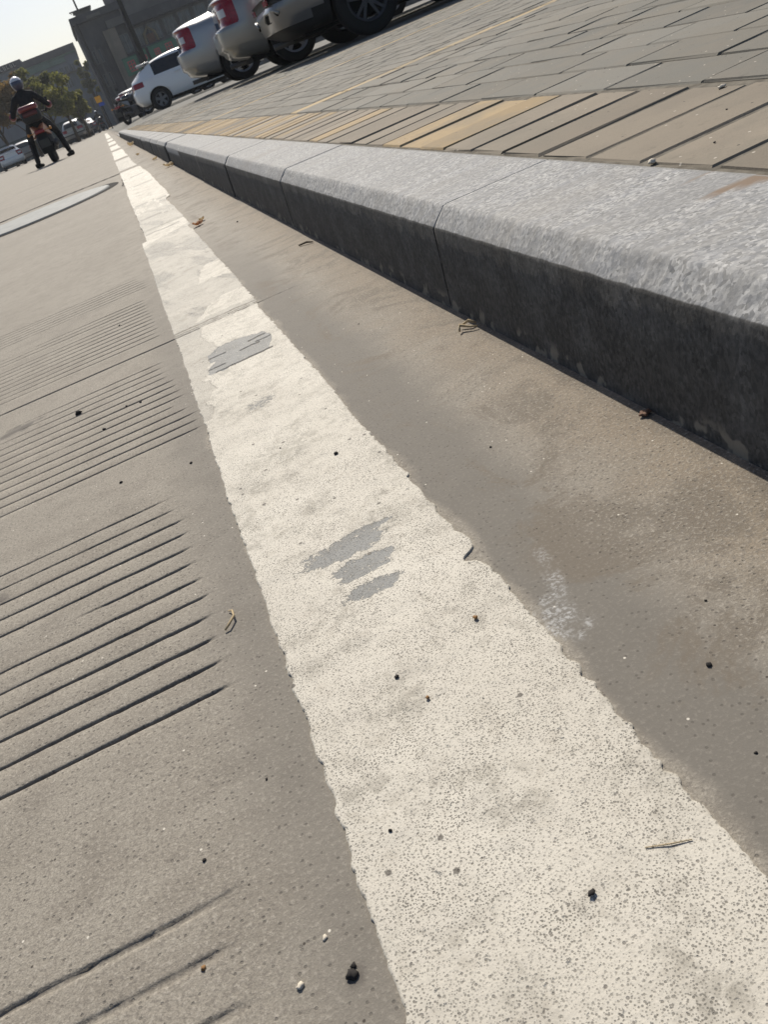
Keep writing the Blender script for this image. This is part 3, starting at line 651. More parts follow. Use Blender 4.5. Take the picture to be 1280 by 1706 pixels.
def make_car(kind, pm_, loc, head, label, cat, group=None, style='five', rim=None, lamp_mat=None, detail=True, name='parked_car'):
    K = CARS[kind]; root = empty(name, loc, head, label=label, cat=cat, group=group)
    bm = ring_mesh(K['st']); me = bpy.data.meshes.new('tmp'); bm.to_mesh(me); bm.free()
    o = bpy.data.objects.new('tmp', me); COL.objects.link(o)
    sb = o.modifiers.new('s', 'SUBSURF'); sb.levels = 2; sb.render_levels = 2
    cut = bpy.data.meshes.new('cut'); bm = bmesh.new(); Rr = K['R']
    for ax in K['ax']:
        for s in (-1, 1):
            yc = .95*s; M_ = Matrix.Translation((ax, yc, Rr)) @ Matrix.Rotation(math.pi/2, 4, 'X')
            bmesh.ops.create_cone(bm, cap_ends=True, segments=40, radius1=Rr*1.16, radius2=Rr*1.16, depth=.62, matrix=M_)
    bm.to_mesh(cut); bm.free(); oc = bpy.data.objects.new('cut', cut); COL.objects.link(oc)
    bo = o.modifiers.new('b', 'BOOLEAN'); bo.operation = 'DIFFERENCE'; bo.object = oc; bo.solver = 'EXACT'
    dg = bpy.context.evaluated_depsgraph_get(); ev = o.evaluated_get(dg)
    bm = bmesh.new(); bm.from_mesh(ev.to_mesh()); ev.to_mesh_clear()
    bpy.data.objects.remove(o); bpy.data.objects.remove(oc)
    (wx0, wx1), (wz0, wz1) = K['win']; lx, lz0, lz1 = K['lamp']; rx0, rx1 = K['rearwin']
    planes = [((0, 0, z), (0, 0, 1)) for z in sorted(set(K['cuts']+[wz0, wz1, lz0, lz1, lz0+(lz1-lz0)*.35, lz0+(lz1-lz0)*.65]))]
    planes += [((x, 0, 0), (1, 0, 0)) for x in (wx0, wx1, lx, rx1, .12, .45, (wx0+wx1)/2-.03, (wx0+wx1)/2+.03)]
    for p_, n_ in planes: bmesh.ops.bisect_plane(bm, geom=bm.verts[:]+bm.edges[:]+bm.faces[:], plane_co=p_, plane_no=n_, dist=1e-5)
    pz = [p_[0] for p_ in K['prof']]; pv = [p_[1] for p_ in K['prof']]
    groups = {}
    mid = (wx0+wx1)/2
    for f in bm.faces:
        c_ = f.calc_center_median(); nrm = f.normal; nm = 'body'
        da = min(math.hypot(c_.x-ax, c_.z-Rr) for ax in K['ax'])
        if da < Rr*1.155 and abs(c_.y) > .6 and abs(c_.y) < .96: 
            nm = 'wheel_arch' if abs(nrm.y) < .3 or abs(c_.y) < .7 else 'body'
        ytop = abs(c_.y)
        if wx0 < c_.x < wx1 and wz0 < c_.z < wz1 and abs(nrm.y) > .55 and not mid-.03 < c_.x < mid+.03: nm = 'side_window'
        if nm == 'body' and nrm.x < -.25 and nrm.z > .15 and rx0-.05 < c_.x < rx1 and ytop < .56 and c_.z > (wz0+.1 if kind == 'sedan' else wz0+.05): nm = 'rear_window'
        if nm == 'body' and nrm.x > .3 and nrm.z > .3 and ytop < .6 and c_.z > wz0+.03 and c_.x > wx1-.5: nm = 'windscreen'
        if nm == 'body' and c_.x < lx and lz0 < c_.z < lz1 and ytop > .44:
            nm = 'tail_lamp'
            if kind == 'sedan' and c_.x < .12 and lz0+(lz1-lz0)*.35 < c_.z < lz0+(lz1-lz0)*.65 and ytop > .55: nm = 'reversing_lamp'
        if kind == 'suv' and nm == 'body':
            if c_.z < .44 and c_.x > .45 or (da < Rr*1.36 and abs(nrm.y) > .5): nm = 'cladding'
            if c_.x < .45 and .60 < c_.z < .68: nm = 'bumper_trim'
            if c_.x < .45 and c_.z < .36: nm = 'cladding'
            if c_.x < .45 and .36 < c_.z < .60: nm = 'lower_bumper'
        if c_.z < K['st'][3][1]+.03 and nm == 'body' and nrm.z < -.5: nm = 'underbody'
        key = nm
        if nm in ('wheel_arch', 'reversing_lamp', 'tail_lamp', 'side_window'): key = (nm, c_.y > 0, abs(c_.x-K['ax'][0]) < abs(c_.x-K['ax'][1]) if nm == 'wheel_arch' else (c_.x > mid if nm == 'side_window' else 0))
        groups.setdefault(key, []).append(f)
    for v in bm.verts:
        if v.co.x < .5:
            wgt = max(0, 1-v.co.x/.45)**.7 if v.co.x > 0 else 1
            v.co.x += float(np.interp(v.co.z, pz, pv))*wgt
    mats = dict(body=pm_, wheel_arch=under, side_window=glass, rear_window=glass, windscreen=glass, tail_lamp=lamp_mat or redl, reversing_lamp=whitel, cladding=clad, bumper_trim=clad, lower_bumper=greyp, underbody=under)
    for nm, fs in groups.items():
        if isinstance(nm, tuple): nm = nm[0]
        vm = {}; V = []; F = []
        for f in fs:
            idx = []
            for v in f.verts:
                if v.index not in vm: vm[v.index] = len(V); V.append(tuple(v.co))
                idx.append(vm[v.index])
            F.append(idx)
        mm = bpy.data.meshes.new(nm); mm.from_pydata(V, [], F)
        mesh_obj(nm, mm, mats[nm], root, True)
    bm.free()
    wy = .73 if kind != 'suv' else .78
    for ax in K['ax']:
        for s in (-1, 1): wheel(root, ax, wy*s, -s, Rr, style, .20 if kind != 'suv' else .235, rim)
    L = K['st'][-1][0]
    from_bm('chassis', bm_box(.35, L-.35, -.6, .6, K['st'][3][1]-.01, K['st'][3][1]+.2), under, root)
    if detail:
        bm = bmesh.new(); tube(bm, [(.1, .45, .24), (.9, .45, .22)], .035, 10); from_bm('exhaust', bm, rimd, root, True)
        from_bm('number_plate', bm_box(.06, .12, -.22, .22, lz0-.02, lz0+.10), plate, root)
        for s in (-1, 1):
            bm = bmesh.new(); box(bm, wx1-.12, wx1+.06, s*.90-.07, s*.90+.07, wz0+.02, wz0+.15, .03); from_bm('door_mirror', bm, pm_, root, True)
        for s in (-1, 1):
            for hx in (wx0+.62, mid+.55):
                yy = s*(K['st'][5][4]+.012)
                bm = bmesh.new(); tube(bm, [(hx, yy, wz0-.10), (hx+.17, yy, wz0-.10)], .014, 8); from_bm('door_handle', bm, pm_, root, True)
    return root
H = R(-5)
def ground(x, y): return float(hp(x, y))
def rear_at(x, y, head, yoff=.86):   # put the near (right) rear corner at x, y
    return (x+math.sin(head)*-yoff*-1*0+(-math.sin(head))*(-0)+0, y, 0)
def put_car(kind, wheel_xy, head, **k):
    """wheel_xy = ground point of the camera-side rear wheel"""
    K = CARS[kind]; ax = K['ax'][0]; wy = -(.73+.1)
    c_, s_ = math.cos(head), math.sin(head)
    x = wheel_xy[0]-(ax*c_-wy*s_); y = wheel_xy[1]-(ax*s_+wy*c_)
    z = k.pop('z', None)
    if z is None: z = ground(*wheel_xy)
    return make_car(kind, loc=(x, y, z), head=head, **k)
A_ = put_car('sedan', (2.53, 15.0), H, z=.158, pm_=silver, label='silver sedan in the middle of the row, red and clear tail lamp fully in view', cat='car', group='cars parked nose-in on the pavement', style='five')
B_ = put_car('sedan', (2.83, 12.2), H, z=.145, pm_=champ, label='silver sedan between the black-trimmed car and the middle sedan, tail lamp cut by top edge', cat='car', group='cars parked nose-in on the pavement', style='five')
C_ = put_car('suv', (3.13, 9.7), H, pm_=greyp, label='nearest parked car, tall and silver with black cladding and dark spoked wheel', cat='car', group='cars parked nose-in on the pavement', style='ten', rim=rimd)
for s in (-1, 1):   # rear bumper vents, reflectors of the near car
    bm = bmesh.new(); V = [bm.verts.new(p) for p in ((.035, s*.42, .475), (.03, s*.60, .53), (.10, s*.80, .53), (.13, s*.84, .49), (.05, s*.62, .45), (.035, s*.50, .45))]; bm.faces.new(V)
    r_ = bmesh.ops.extrude_face_region(bm, geom=bm.faces[:]); bmesh.ops.translate(bm, verts=[e for e in r_['geom'] if isinstance(e, bmesh.types.BMVert)], vec=(-.03, 0, 0)); from_bm('bumper_vent', bm, under, C_)
    bm = bmesh.new(); tube(bm, [(.0, s*.40, .485), (-.0, s*.60, .547), (.075, s*.80, .548), (.12, s*.86, .51)], .012, 8); from_bm('vent_trim', bm, champ, C_, True)
    bm = bmesh.new(); box(bm, .02, .05, s*.65-.13, s*.65+.13, .61, .67, .01); from_bm('reflector', bm, redl, C_)
W_ = put_car('hatch', (2.07, 29.0), H*.7, z=.10, pm_=white, label='white hatchback with red tail lamp behind the silver sedans', cat='car', group='cars parked nose-in on the pavement', style='steel', rim=plain('rim_steel', (.16, .16, .16), .5, .4, .4))
from_bm('spoiler', bm_box(.42, .86, -.56, .56, 1.345, 1.385, bev=.015), white, W_, True)
put_car('hatch', (2.2, 32.6), H*.7, z=.12, pm_=greyp, label='grey car with bright roof edge parked just behind the white hatchback', cat='car', group='cars parked nose-in on the pavement', style='steel', detail=False)
put_car('sedan', (1.95, 36.8), H*.7, z=.12, pm_=darkp, label='dark car with dull red tail lamp, farthest of the parked row', cat='car', group='cars parked nose-in on the pavement', style='steel', detail=False)
put_car('sedan', (1.9, 41.), H*.7, z=.12, pm_=greyp, label='half-hidden dark grey car at the far end of the parked row, beyond the dark sedan', cat='car', group='cars parked nose-in on the pavement', style='steel', detail=False)
# next car beyond the frame top: only its shadow strip is seen beside the near car
# cars far away on the road
make_car('sedan', white, (-6.55, 66, 0), R(97), 'white car with glaring windscreen at the left picture edge', 'car', 'cars far down the road', 'steel', detail=False, name='distant_car')
make_car('suv', greyp, (-7.0, 84, 0), R(95), 'dark grey van-like car just left of the motorcyclist, far away', 'car', 'cars far down the road', 'steel', detail=False, name='distant_car')
make_car('suv', silver, (-2.35, 78, 0), R(80), 'light silver car far down the road, right of the motorcyclist', 'car', 'cars far down the road', 'steel', detail=False, name='distant_car')
make_car('sedan', darkp, (-1.1, 83, 0), R(90), 'dark car with bright roof glint beside the far silver car', 'car', 'cars far down the road', 'steel', detail=False, name='distant_car')

# ================================================================== MOTORCYCLES AND RIDERS
blackc = M('black_cloth', .85, .15); blackc.col(blackc.mix(blackc.ramp(blackc.noise(14, 4, .6, vec=blackc.obj()), .35, .7), (.012, .012, .014), (.026, .026, .03))); blackc = blackc.m
orange = paint('orange_paint', (.28, .075, .03), .1); redp = paint('red_plastic', (.2, .02, .022), 0.)
skin = plain('skin', (.42, .27, .19), .6, .3)
navy = paint('helmet_navy', (.02, .025, .07), 0.); helmw = paint('helmet_white', (.68, .69, .71), 0.)
def skin_body(name, V, E, Rd, mat, parent, lv=2):
    me = bpy.data.meshes.new(name); me.from_pydata(V, E, []); o = bpy.data.objects.new(name, me); COL.objects.link(o)
    sm = o.modifiers.new('skin', 'SKIN'); o.modifiers.new('sub', 'SUBSURF').levels = lv
    bm = bmesh.new(); bm.from_mesh(me); L = bm.verts.layers.skin.verify()
    for i, v in enumerate(bm.verts): v[L].radius = Rd[i] if isinstance(Rd[i], tuple) else (Rd[i], Rd[i]); v[L].use_root = (i == 0)
    bm.to_mesh(me); bm.free()
    dg = bpy.context.evaluated_depsgraph_get(); ev = o.evaluated_get(dg); m2 = bpy.data.meshes.new_from_object(ev)
    bpy.data.objects.remove(o); return mesh_obj(name, m2, mat, parent, True)
def make_bike(loc, head, label, main=orange, boxm=redp, topbox=True, name='motorcycle'):
    rt_ = empty(name, loc, head, label=label, cat='motorcycle')
    for x in (0, 1.28):
        wp = bpy.data.objects.new('wheel', None); COL.objects.link(wp); wp.parent = rt_; wp.location = (x, 0, .30)
        bm = bmesh.new(); lathe(bm, [(-.05, .21), (-.065, .26), (-.045, .29), (0, .30), (.045, .29), (.065, .26), (.05, .21), (-.05, .21)], 32); from_bm('tyre', bm, rubber, wp, True)
        bm = bmesh.new(); lathe(bm, [(-.035, .21), (-.02, .19), (.02, .19), (.035, .21)], 32); lathe(bm, [(-.06, .001), (-.06, .04), (.06, .04), (.06, .001)], 12)
        for k in range(6):
            an = k*math.pi/3; box(bm, -.012, .012, -.012, .012, .03, .2)
            bmesh.ops.rotate(bm, verts=bm.verts[-8:], matrix=Matrix.Rotation(an, 3, 'Y'))
        from_bm('rim', bm, rimd, wp)
    bm = bmesh.new(); tube(bm, [(0, 0, .62), (.5, 0, .62), (.95, 0, .78)], [.08, .10, .07], 10); tube(bm, [(.5, 0, .62), (.45, 0, .3), (.7, 0, .28), (.95, 0, .75)], .05, 8)
    for s in (-1, 1): tube(bm, [(0, s*.11, .30), (.45, s*.12, .40)], .03, 8)
    from_bm('frame', bm, under, rt_, True)
    bm = bmesh.new(); box(bm, .38, .85, -.19, .19, .22, .58, .05); from_bm('engine', bm, rimd, rt_, True)
    bm = bmesh.new(); box(bm, .5, .98, -.17, .17, .72, .98, .08); from_bm('fuel_tank', bm, main, rt_, True)
    bm = bmesh.new(); box(bm, -.12, .52, -.15, .15, .76, .86, .04); from_bm('seat', bm, under, rt_, True)
    for s in (-1, 1):
        bm = bmesh.new(); V = [bm.verts.new(p) for p in ((-.28, s*.07, .74), (-.2, s*.15, .80), (.35, s*.17, .76), (.3, s*.21, .55), (-.05, s*.20, .56), (-.26, s*.09, .66))]
        bm.faces.new(V); r_ = bmesh.ops.extrude_face_region(bm, geom=bm.faces[:]); bmesh.ops.translate(bm, verts=[e for e in r_['geom'] if isinstance(e, bmesh.types.BMVert)], vec=(0, -s*.06, 0)); from_bm('side_panel', bm, main, rt_)
    bm = bmesh.new()
    n = 12; P0 = []
    for k in range(n):     # rear mudguard hugging the wheel
        t = R(55+k*130/(n-1)); c0 = (.36*math.cos(t), .30+.36*math.sin(t)); P0.append([bm.verts.new((c0[0], yy, c0[1])) for yy in (-.12, -.09, .09, .12)])
    for a_, b_ in zip(P0, P0[1:]):
        for k in range(3): bm.faces.new((a_[k], a_[k+1], b_[k+1], b_[k]))
    o = from_bm('mudguard', bm, clad, rt_, True); o.modifiers.new('t', 'SOLIDIFY').thickness = .012
    bm = bmesh.new(); box(bm, -.40, -.375, -.13, .13, .22, .50, .01); from_bm('mud_flap', bm, under, rt_)
    bm = bmesh.new(); box(bm, -.425, -.405, -.11, .11, .34, .50, .005); from_bm('number_plate', bm, plain('plate_grey', (.05, .05, .045), .6, .3), rt_)
    bm = bmesh.new(); box(bm, -.36, -.28, -.11, .11, .62, .70, .02); from_bm('tail_lamp', bm, redl, rt_, True)
    for s in (-1, 1):
        bm = bmesh.new(); tube(bm, [(-.26, s*.08, .66), (-.30, s*.24, .66)], .008, 6); bmesh.ops.create_uvsphere(bm, u_segments=10, v_segments=6, radius=.032, matrix=Matrix.Translation((-.30, s*.25, .66))); from_bm('indicator', bm, plain('amber', (.55, .22, .03), .3, .5), rt_, True)
    bm = bmesh.new(); tube(bm, [(.3, -.2, .32), (-.35, -.24, .38)], [.04, .06], 12); from_bm('exhaust', bm, rimd, rt_, True)
    bm = bmesh.new(); tube(bm, [(1.0, 0, .98), (.92, .2, 1.04), (.82, .36, 1.03)], .014, 8); tube(bm, [(1.0, 0, .98), (.92, -.2, 1.04), (.82, -.36, 1.03)], .014, 8)
    for s in (-1, 1): tube(bm, [(1.28, s*.09, .30), (1.0, s*.09, .98)], .025, 8)
    from_bm('handlebar', bm, rimd, rt_, True)
    for s in (-1, 1):
        bm = bmesh.new(); tube(bm, [(.9, s*.24, 1.04), (.95, s*.34, 1.22)], .007, 6); box(bm, .935, .955, s*.38-.06, s*.38+.06, 1.20, 1.28, .02); from_bm('mirror', bm, clad, rt_, True)
    bm = bmesh.new(); box(bm, 1.02, 1.16, -.14, .14, .80, 1.02, .06); from_bm('headlamp', bm, whitel, rt_, True)
    if topbox:
        tb = from_bm('top_box', (lambda b: (box(b, -.46, -.06, -.21, .21, .86, 1.10, .07), b)[1])(bmesh.new()), clad, rt_, True)
        b2 = bmesh.new(); box(b2, -.465, -.055, -.215, .215, 1.08, 1.20, .055); from_bm('lid', b2, boxm, tb, True)
        b2 = bmesh.new(); box(b2, -.474, -.463, -.16, .16, .98, 1.07, .02); from_bm('reflector', b2, plain('smoked_red', (.10, .012, .012), .3, .5), tb, True)
    return rt_
def make_rider(loc, head, label, helm=(navy, helmw), cuff=redp):
    rt_ = empty('person', loc, head, label=label, cat='person')
    V = [(.30, 0, .92), (.32, 0, 1.10), (.38, 0, 1.28), (.42, 0, 1.42), (.45, 0, 1.52), (.47, 0, 1.60)]
    Rd = [(.17, .13), (.155, .12), (.185, .125), (.14, .10), (.06, .06), (.05, .05)]
    E = [(0, 1), (1, 2), (2, 3), (3, 4), (4, 5)]
    for s in (-1, 1):
        b = len(V); V += [(.42, s*.19, 1.40), (.50, s*.34, 1.22), (.56, s*.42, 1.10), (.68, s*.39, 1.06), (.80, s*.35, 1.06)]
        Rd += [.085, .068, .062, .05, .04]; E += [(3, b), (b, b+1), (b+1, b+2), (b+2, b+3), (b+3, b+4)]
        b = len(V); V += [(.36, s*.11, .87), (.55, s*.22, .74), (.72, s*.31, .58), (.62, s*.35, .34), (.50, s*.385, .07)]
        Rd += [.12, .10, .075, .065, .058]; E += [(0, b), (b, b+1), (b+1, b+2), (b+2, b+3), (b+3, b+4)]
    skin_body('body', V, E, Rd, blackc, rt_)
    for s in (-1, 1):
        bm = bmesh.new(); box(bm, .38, .66, s*.39-.05, s*.39+.05, .0, .11, .035); 
        for v in bm.verts:
            if v.co.x > .56 and v.co.z > .05: v.co.z -= .04
        bmesh.ops.rotate(bm, verts=bm.verts, cent=(.48, s*.39, 0), matrix=Matrix.Rotation(-s*.5, 3, 'Z')); from_bm('shoe', bm, under, rt_, True)
        hb = bmesh.new(); Vh = (.80, s*.35, 1.06)
        box(hb, .78, .86, s*.35-.045, s*.35+.045, 1.03, 1.075, .015)
        for k in range(4):
            y_ = s*.35-.035+k*.023; tube(hb, [(.85, y_, 1.07), (.885-.004*abs(k-1), y_, 1.055), (.88, y_, 1.02), (.85, y_, 1.01)], [.011, .011, .010, .008], 6)
        tube(hb, [(.80, s*.30, 1.05), (.83, s*.285, 1.02), (.86, s*.295, 1.005)], [.013, .012, .009], 6)
        from_bm('hand', hb, under, rt_, True)
        if cuff:
            bm = bmesh.new(); tube(bm, [(.545, s*.425, 1.12), (.60, s*.42, 1.09)], [.074, .072], 14); from_bm('arm_band', bm, cuff, rt_, True)
    bm = bmesh.new(); bmesh.ops.create_uvsphere(bm, u_segments=24, v_segments=16, radius=.145, matrix=Matrix.Translation((.49, 0, 1.66)) @ Matrix.Diagonal((1.08, .92, 1.04, 1)))
    # face opening
    fs = [f for f in bm.faces if f.calc_center_median().x > .585 and 1.57 < f.calc_center_median().z < 1.70]; bmesh.ops.delete(bm, geom=fs, context='FACES')
    hs = from_bm('helmet', bm, helm[0], rt_, True)
    bm = bmesh.new(); bmesh.ops.create_uvsphere(bm, u_segments=24, v_segments=16, radius=.150, matrix=Matrix.Translation((.49, 0, 1.66)) @ Matrix.Diagonal((1.08, .92, 1.04, 1)))
    bmesh.ops.delete(bm, geom=[f for f in bm.faces if f.calc_center_median().z < 1.725+.12*(f.calc_center_median().x-.49)], context='FACES'); from_bm('helmet_top', bm, helm[1], rt_, True)
    bm = bmesh.new(); bmesh.ops.create_uvsphere(bm, u_segments=16, v_segments=12, radius=.115, matrix=Matrix.Translation((.50, 0, 1.63)) @ Matrix.Diagonal((1.05, .85, 1.1, 1)))
    for v in bm.verts:
        if v.co.x > .60 and abs(v.co.y) < .02 and 1.59 < v.co.z < 1.65: v.co.x += .02
    from_bm('head', bm, skin, rt_, True)
    for s in (-1, 1):
        bm = bmesh.new(); bmesh.ops.create_uvsphere(bm, u_segments=8, v_segments=6, radius=.012, matrix=Matrix.Translation((.612, s*.035, 1.66))); from_bm('eye', bm, under, rt_)
    return rt_
bx, by = -1.27, 21.
make_bike((bx, by, 0), R(91), 'orange motorcycle with red-lidded top box on the road at left')
make_rider((bx, by, 0), R(91), 'rider in black with white and navy helmet, feet down beside the orange motorcycle')
dk = paint('scooter_dark', (.03, .03, .035), .2)
for (x, y, h_, lab) in ((.10, 88., 95, 'dark scooter far down the road where the white line ends'),):
    make_bike((x, y, 0), R(h_), lab, dk, dk, True)
    make_rider((x, y, 0), R(h_), 'distant rider in dark clothes on the far scooter', (dk, helmw), None)
make_bike((.98, 35.0, .04), R(60), 'black parked motorcycle at the far end of the kerb in front of the dark cars', dk, dk, False)

# ================================================================== BUILDINGS
def wallm(name, c1, c2, sc=.6):
    a = M(name, .9, .15); c = a.mix(a.ramp(a.noise(sc, 4, .6), .3, .7), c1, c2)
    c = a.mix(a.ramp(a.noise(sc*3, 4, .6, scale=(1, 1, .15)), .5, .75, 0, .5), c, tuple(x*.6 for x in c1)); a.col(c); return a.m
w_dark = wallm('wall_dark', (.05, .053, .058), (.085, .088, .092)); w_grey = wallm('wall_grey', (.10, .098, .092), (.14, .137, .13)); w_tan = wallm('wall_tan', (.19, .165, .13), (.24, .21, .165))
w_blue = wallm('wall_blue', (.12, .145, .175), (.16, .19, .22), .2); w_green = wallm('band_green', (.09, .16, .13), (.12, .2, .16), .3)
glassb = M('window_glass', .12, .5); glassb.col(glassb.mix(glassb.ramp(glassb.noise(.8, 2), .4, .6), (.02, .025, .03), (.07, .09, .11))); glassb = glassb.m
framem = plain('window_frame', (.12, .12, .12), .6, .3)
def part(nm, par, m_, *b, bev=0): return from_bm(nm, bm_box(*b, bev=bev), m_, par)
def window(par, x0, x1, y, z0, z1, nx=2):
    """window on a wall facing -y"""
    bm = bmesh.new(); t = .06
    box(bm, x0, x1, y-.06, y-.003, z1-t, z1); box(bm, x0, x1, y-.06, y-.003, z0, z0+t)
    for k in range(nx+1):
        xx = x0+(x1-x0-t)*k/nx; box(bm, xx, xx+t, y-.057, y-.004, z0+t+.002, z1-t-.002)
    f = from_bm('window', bm, framem, par); from_bm('pane', bm_box(x0+.01, x1-.01, y-.03, y-.012, z0+.01, z1-.01), glassb, f); return f
bd = empty('commercial_building', (0, 0, 0), label='dark low commercial block with tan pillar behind the parked cars', cat='building')
part('wall', bd, w_dark, 1.6, 6.0, 90, 104, 0, 8.6)
part('parapet', bd, w_dark, 1.45, 6.7, 89.6, 104.2, 8.6, 9.2)
part('pillar', bd, w_tan, 3.8, 5.0, 89.3, 89.98, 0, 7.4)
part('pillar_cap', bd, w_grey, 4.4, 6.0, 89.25, 89.97, 7.42, 8.05)
for k, x in enumerate((1.95, 2.45, 2.95, 3.4)): part('wall_fin', bd, w_grey if k == 1 else w_dark, x, x+.18, 89.7, 89.98, 0, 6.6)
for z in (1.2, 3.2, 5.2): 
    for x in (2.15, 2.66): window(bd, x, x+.27, 90, z, z+1.1, 1)
    window(bd, 5.1, 5.9, 90, z-.1, z+1.5, 2)
part('wall_sign', bd, w_grey, 3.0, 4.3, 89.45, 89.58, 8.72, 8.95)
part('roof_hut', bd, w_grey, 2.25, 3.75, 92, 94, 9.2, 9.75); part('roof_slab', bd, w_dark, 2.1, 3.9, 91.7, 94.2, 9.75, 9.85)
sh = empty('shop_building', (0, 0, 0), label='taller dark grey shop building with green signboards, right of the tan pillar', cat='building')
part('wall', sh, w_dark, 6.02, 40, 90.4, 108, 0, 16)
part('upper_wall', sh, w_grey, 6.05, 40, 89.7, 90.39, 7.85, 12.5)
part('cornice', sh, w_dark, 6.05, 40, 89.3, 90.38, 7.0, 7.83)
part('canopy_slab', sh, w_dark, 6.05, 16, 88.9, 90.37, 5.05, 5.2)
for k in range(9):
    x = 6.3+k*1.55; window(sh, x, x+1.2, 90.4, 5.35, 6.8, 3)
for k in range(8):
    x = 8+k*2.6; window(sh, x, x+1.8, 89.7, 9.0, 10.8, 3)
for k in range(5): part('shop_front', sh, glassb, 6.3+k*2.2, 8.3+k*2.2, 90.25, 90.38, .1, 3.2)
yb = plain('arch_yellow', (.2, .16, .09), .7, .2); rb = plain('door_red_brown', (.14, .07, .045), .7, .2)
bm = bmesh.new(); tube(bm, [(7.2, 90.1, 5.25), (7.3, 90.1, 6.1), (7.8, 90.1, 6.55), (8.3, 90.1, 6.1), (8.4, 90.1, 5.25)], .13, 8); from_bm('archway', bm, yb, sh)
part('shutter', sh, rb, 7.45, 8.15, 90.1, 90.2, 5.25, 6.0)
greenb = plain('sign_green', (.07, .20, .12), .6, .3); pink = plain('sign_red', (.55, .12, .11), .6, .3); cream = plain('sign_cream', (.45, .42, .36), .6, .3)
def signboard(x0, x1, z0, z1, y, chars, lab):
    sg = empty('signboard', (x0, y, z0), label=lab, cat='shop sign')
    W_s, H_s = x1-x0, z1-z0
    from_bm('board', bm_box(0, W_s, 0, .12, 0, H_s), greenb, sg)
    from_bm('edge_trim', bm_box(-.03, W_s+.03, -.03, .13, H_s+.002, H_s+.1), plain('trim_green', (.03, .12, .07), .6, .3), sg)
    for cx, cs in chars:
        bm = bmesh.new(); cz = H_s/2
        # blocky strokes, as illegible as in the photograph
        rn = random.Random(int(cx*100))
        for k in range(4): zz = cz+cs*(-.42+.28*k); box(bm, cx-cs*.42+rn.random()*.08, cx+cs*.42-rn.random()*.1, -.03, -.003, zz-.05, zz+.05)
        for k in range(3): xx = cx+cs*(-.3+.3*k); box(bm, xx-.05, xx+.05, -.028, -.004, cz-cs*.45+rn.random()*.2, cz+cs*.45)
        from_bm('lettering', bm, pink, sg)
    return sg
signboard(4.35, 5.75, 3.35, 4.75, 89.1, [(.7, .95)], 'green signboard with one large pink-red character on the tan pillar')
signboard(6.1, 6.75, 3.6, 4.95, 89.0, [(.36, .5)], 'narrow green signboard with pink strokes left of the lamp pole')
signboard(7.0, 10.6, 3.65, 4.95, 88.9, [(.75, .75), (1.95, .95)], 'long green signboard with two pink-red characters right of the lamp pole')
fb = empty('far_building', (0, 0, 0), label='long blue-grey building with green band on the horizon above the trees', cat='building')
part('wall', fb, w_blue, -6.3, 1.2, 140, 160, 0, 10.4); part('roof', fb, w_dark, -6.5, 1.45, 139.4, 160.3, 10.62, 11.5)
part('band', fb, w_green, -6.4, 1.3, 139.6, 160.2, 10.4, 10.61); part('band', fb, w_green, -6.4, -.6, 139.7, 139.99, 9.7, 10.38)
for k in range(9): window(fb, -6.0+k*.8, -5.4+k*.8, 140, 6.5, 9.2, 2)
fc = empty('far_building', (0, 0, 0), label='blue-grey building at the left edge with white letters along its roof', cat='building')
part('wall', fc, w_blue, -30, -6.6, 142, 165, 0, 11.3); part('roof', fc, w_dark, -30.3, -6.45, 141.4, 165, 11.32, 12.1)
for k in range(10): window(fc, -13.2+k*.66, -12.75+k*.66, 142, 7.2, 9.6, 1)
for k in range(5):
    bm = bmesh.new(); xx = -9.6+k*.5
    box(bm, xx, xx+.3, 141.25, 141.38, 11.45, 11.52); box(bm, xx, xx+.07, 141.26, 141.37, 11.53, 11.95)
    if k % 2: box(bm, xx+.2, xx+.28, 141.26, 141.37, 11.53, 11.85)
    from_bm('letter', bm, cream, fc)
rh = empty('low_building', (0, 0, 0), label='dim blue-grey low building behind the yellow road sign', cat='building')
part('wall', rh, w_blue, -.9, 2.6, 118, 128, 0, 6.9); part('roof', rh, w_grey, -1.1, 2.7, 117.6, 128.4, 6.91, 7.1)
for k in range(3): window(rh, -.7+k*.75, -.2+k*.75, 118, 2.2, 3.8, 1)
# mast on the roof line, lamp poles
polem = plain('pole_dark', (.03, .028, .026), .8, .2)
mast = empty('utility_pole', (2.72, 96, 0), label='thin utility pole with crossarm rising above the dark block', cat='utility pole')
bm = bmesh.new(); tube(bm, [(0, 0, 0), (.05, 0, 12)], [.16, .08], 10); from_bm('pole', bm, polem, mast)
bm = bmesh.new(); box(bm, -.85, .95, -.06, .06, 10.2, 10.3); from_bm('crossarm', bm, polem, mast)
for x in (-.7, -.35, .3, .55, .85):
    bm = bmesh.new(); lathe(bm, [(10.08, .02), (10.12, .06), (10.16, .03), (10.2, .05)], 8, 'Z', Matrix.Translation((x, 0, 0))); from_bm('insulator', bm, cream, mast)
lp = empty('lamp_pole', (3.25, 46, .0), label='dark round pole crossing the green signs in front of the shop building', cat='pole')
bm = bmesh.new(); tube(bm, [(0, 0, 0), (0.02, 0, 7.5)], [.13, .09], 12); from_bm('shaft', bm, polem, lp)
bm = bmesh.new(); tube(bm, [(0, 0, 7.4), (-.4, 0, 7.9), (-1.6, 0, 8.1)], .05, 8); from_bm('arm', bm, polem, lp); from_bm('lamp_head', bm_box(-2.1, -1.5, -.12, .12, 8.03, 8.15, bev=.03), polem, lp)
lp2 = empty('lamp_pole', (1.72, 80, .0), label='slim dark pole along the left corner of the dark block', cat='pole')
bm = bmesh.new(); tube(bm, [(0, 0, 0), (0, 0, 7.8)], [.12, .08], 10); from_bm('shaft', bm, polem, lp2)
rs_ = empty('road_sign', (.62, 62, 0), label='small orange-yellow road sign over a blue one where the line vanishes', cat='road sign')
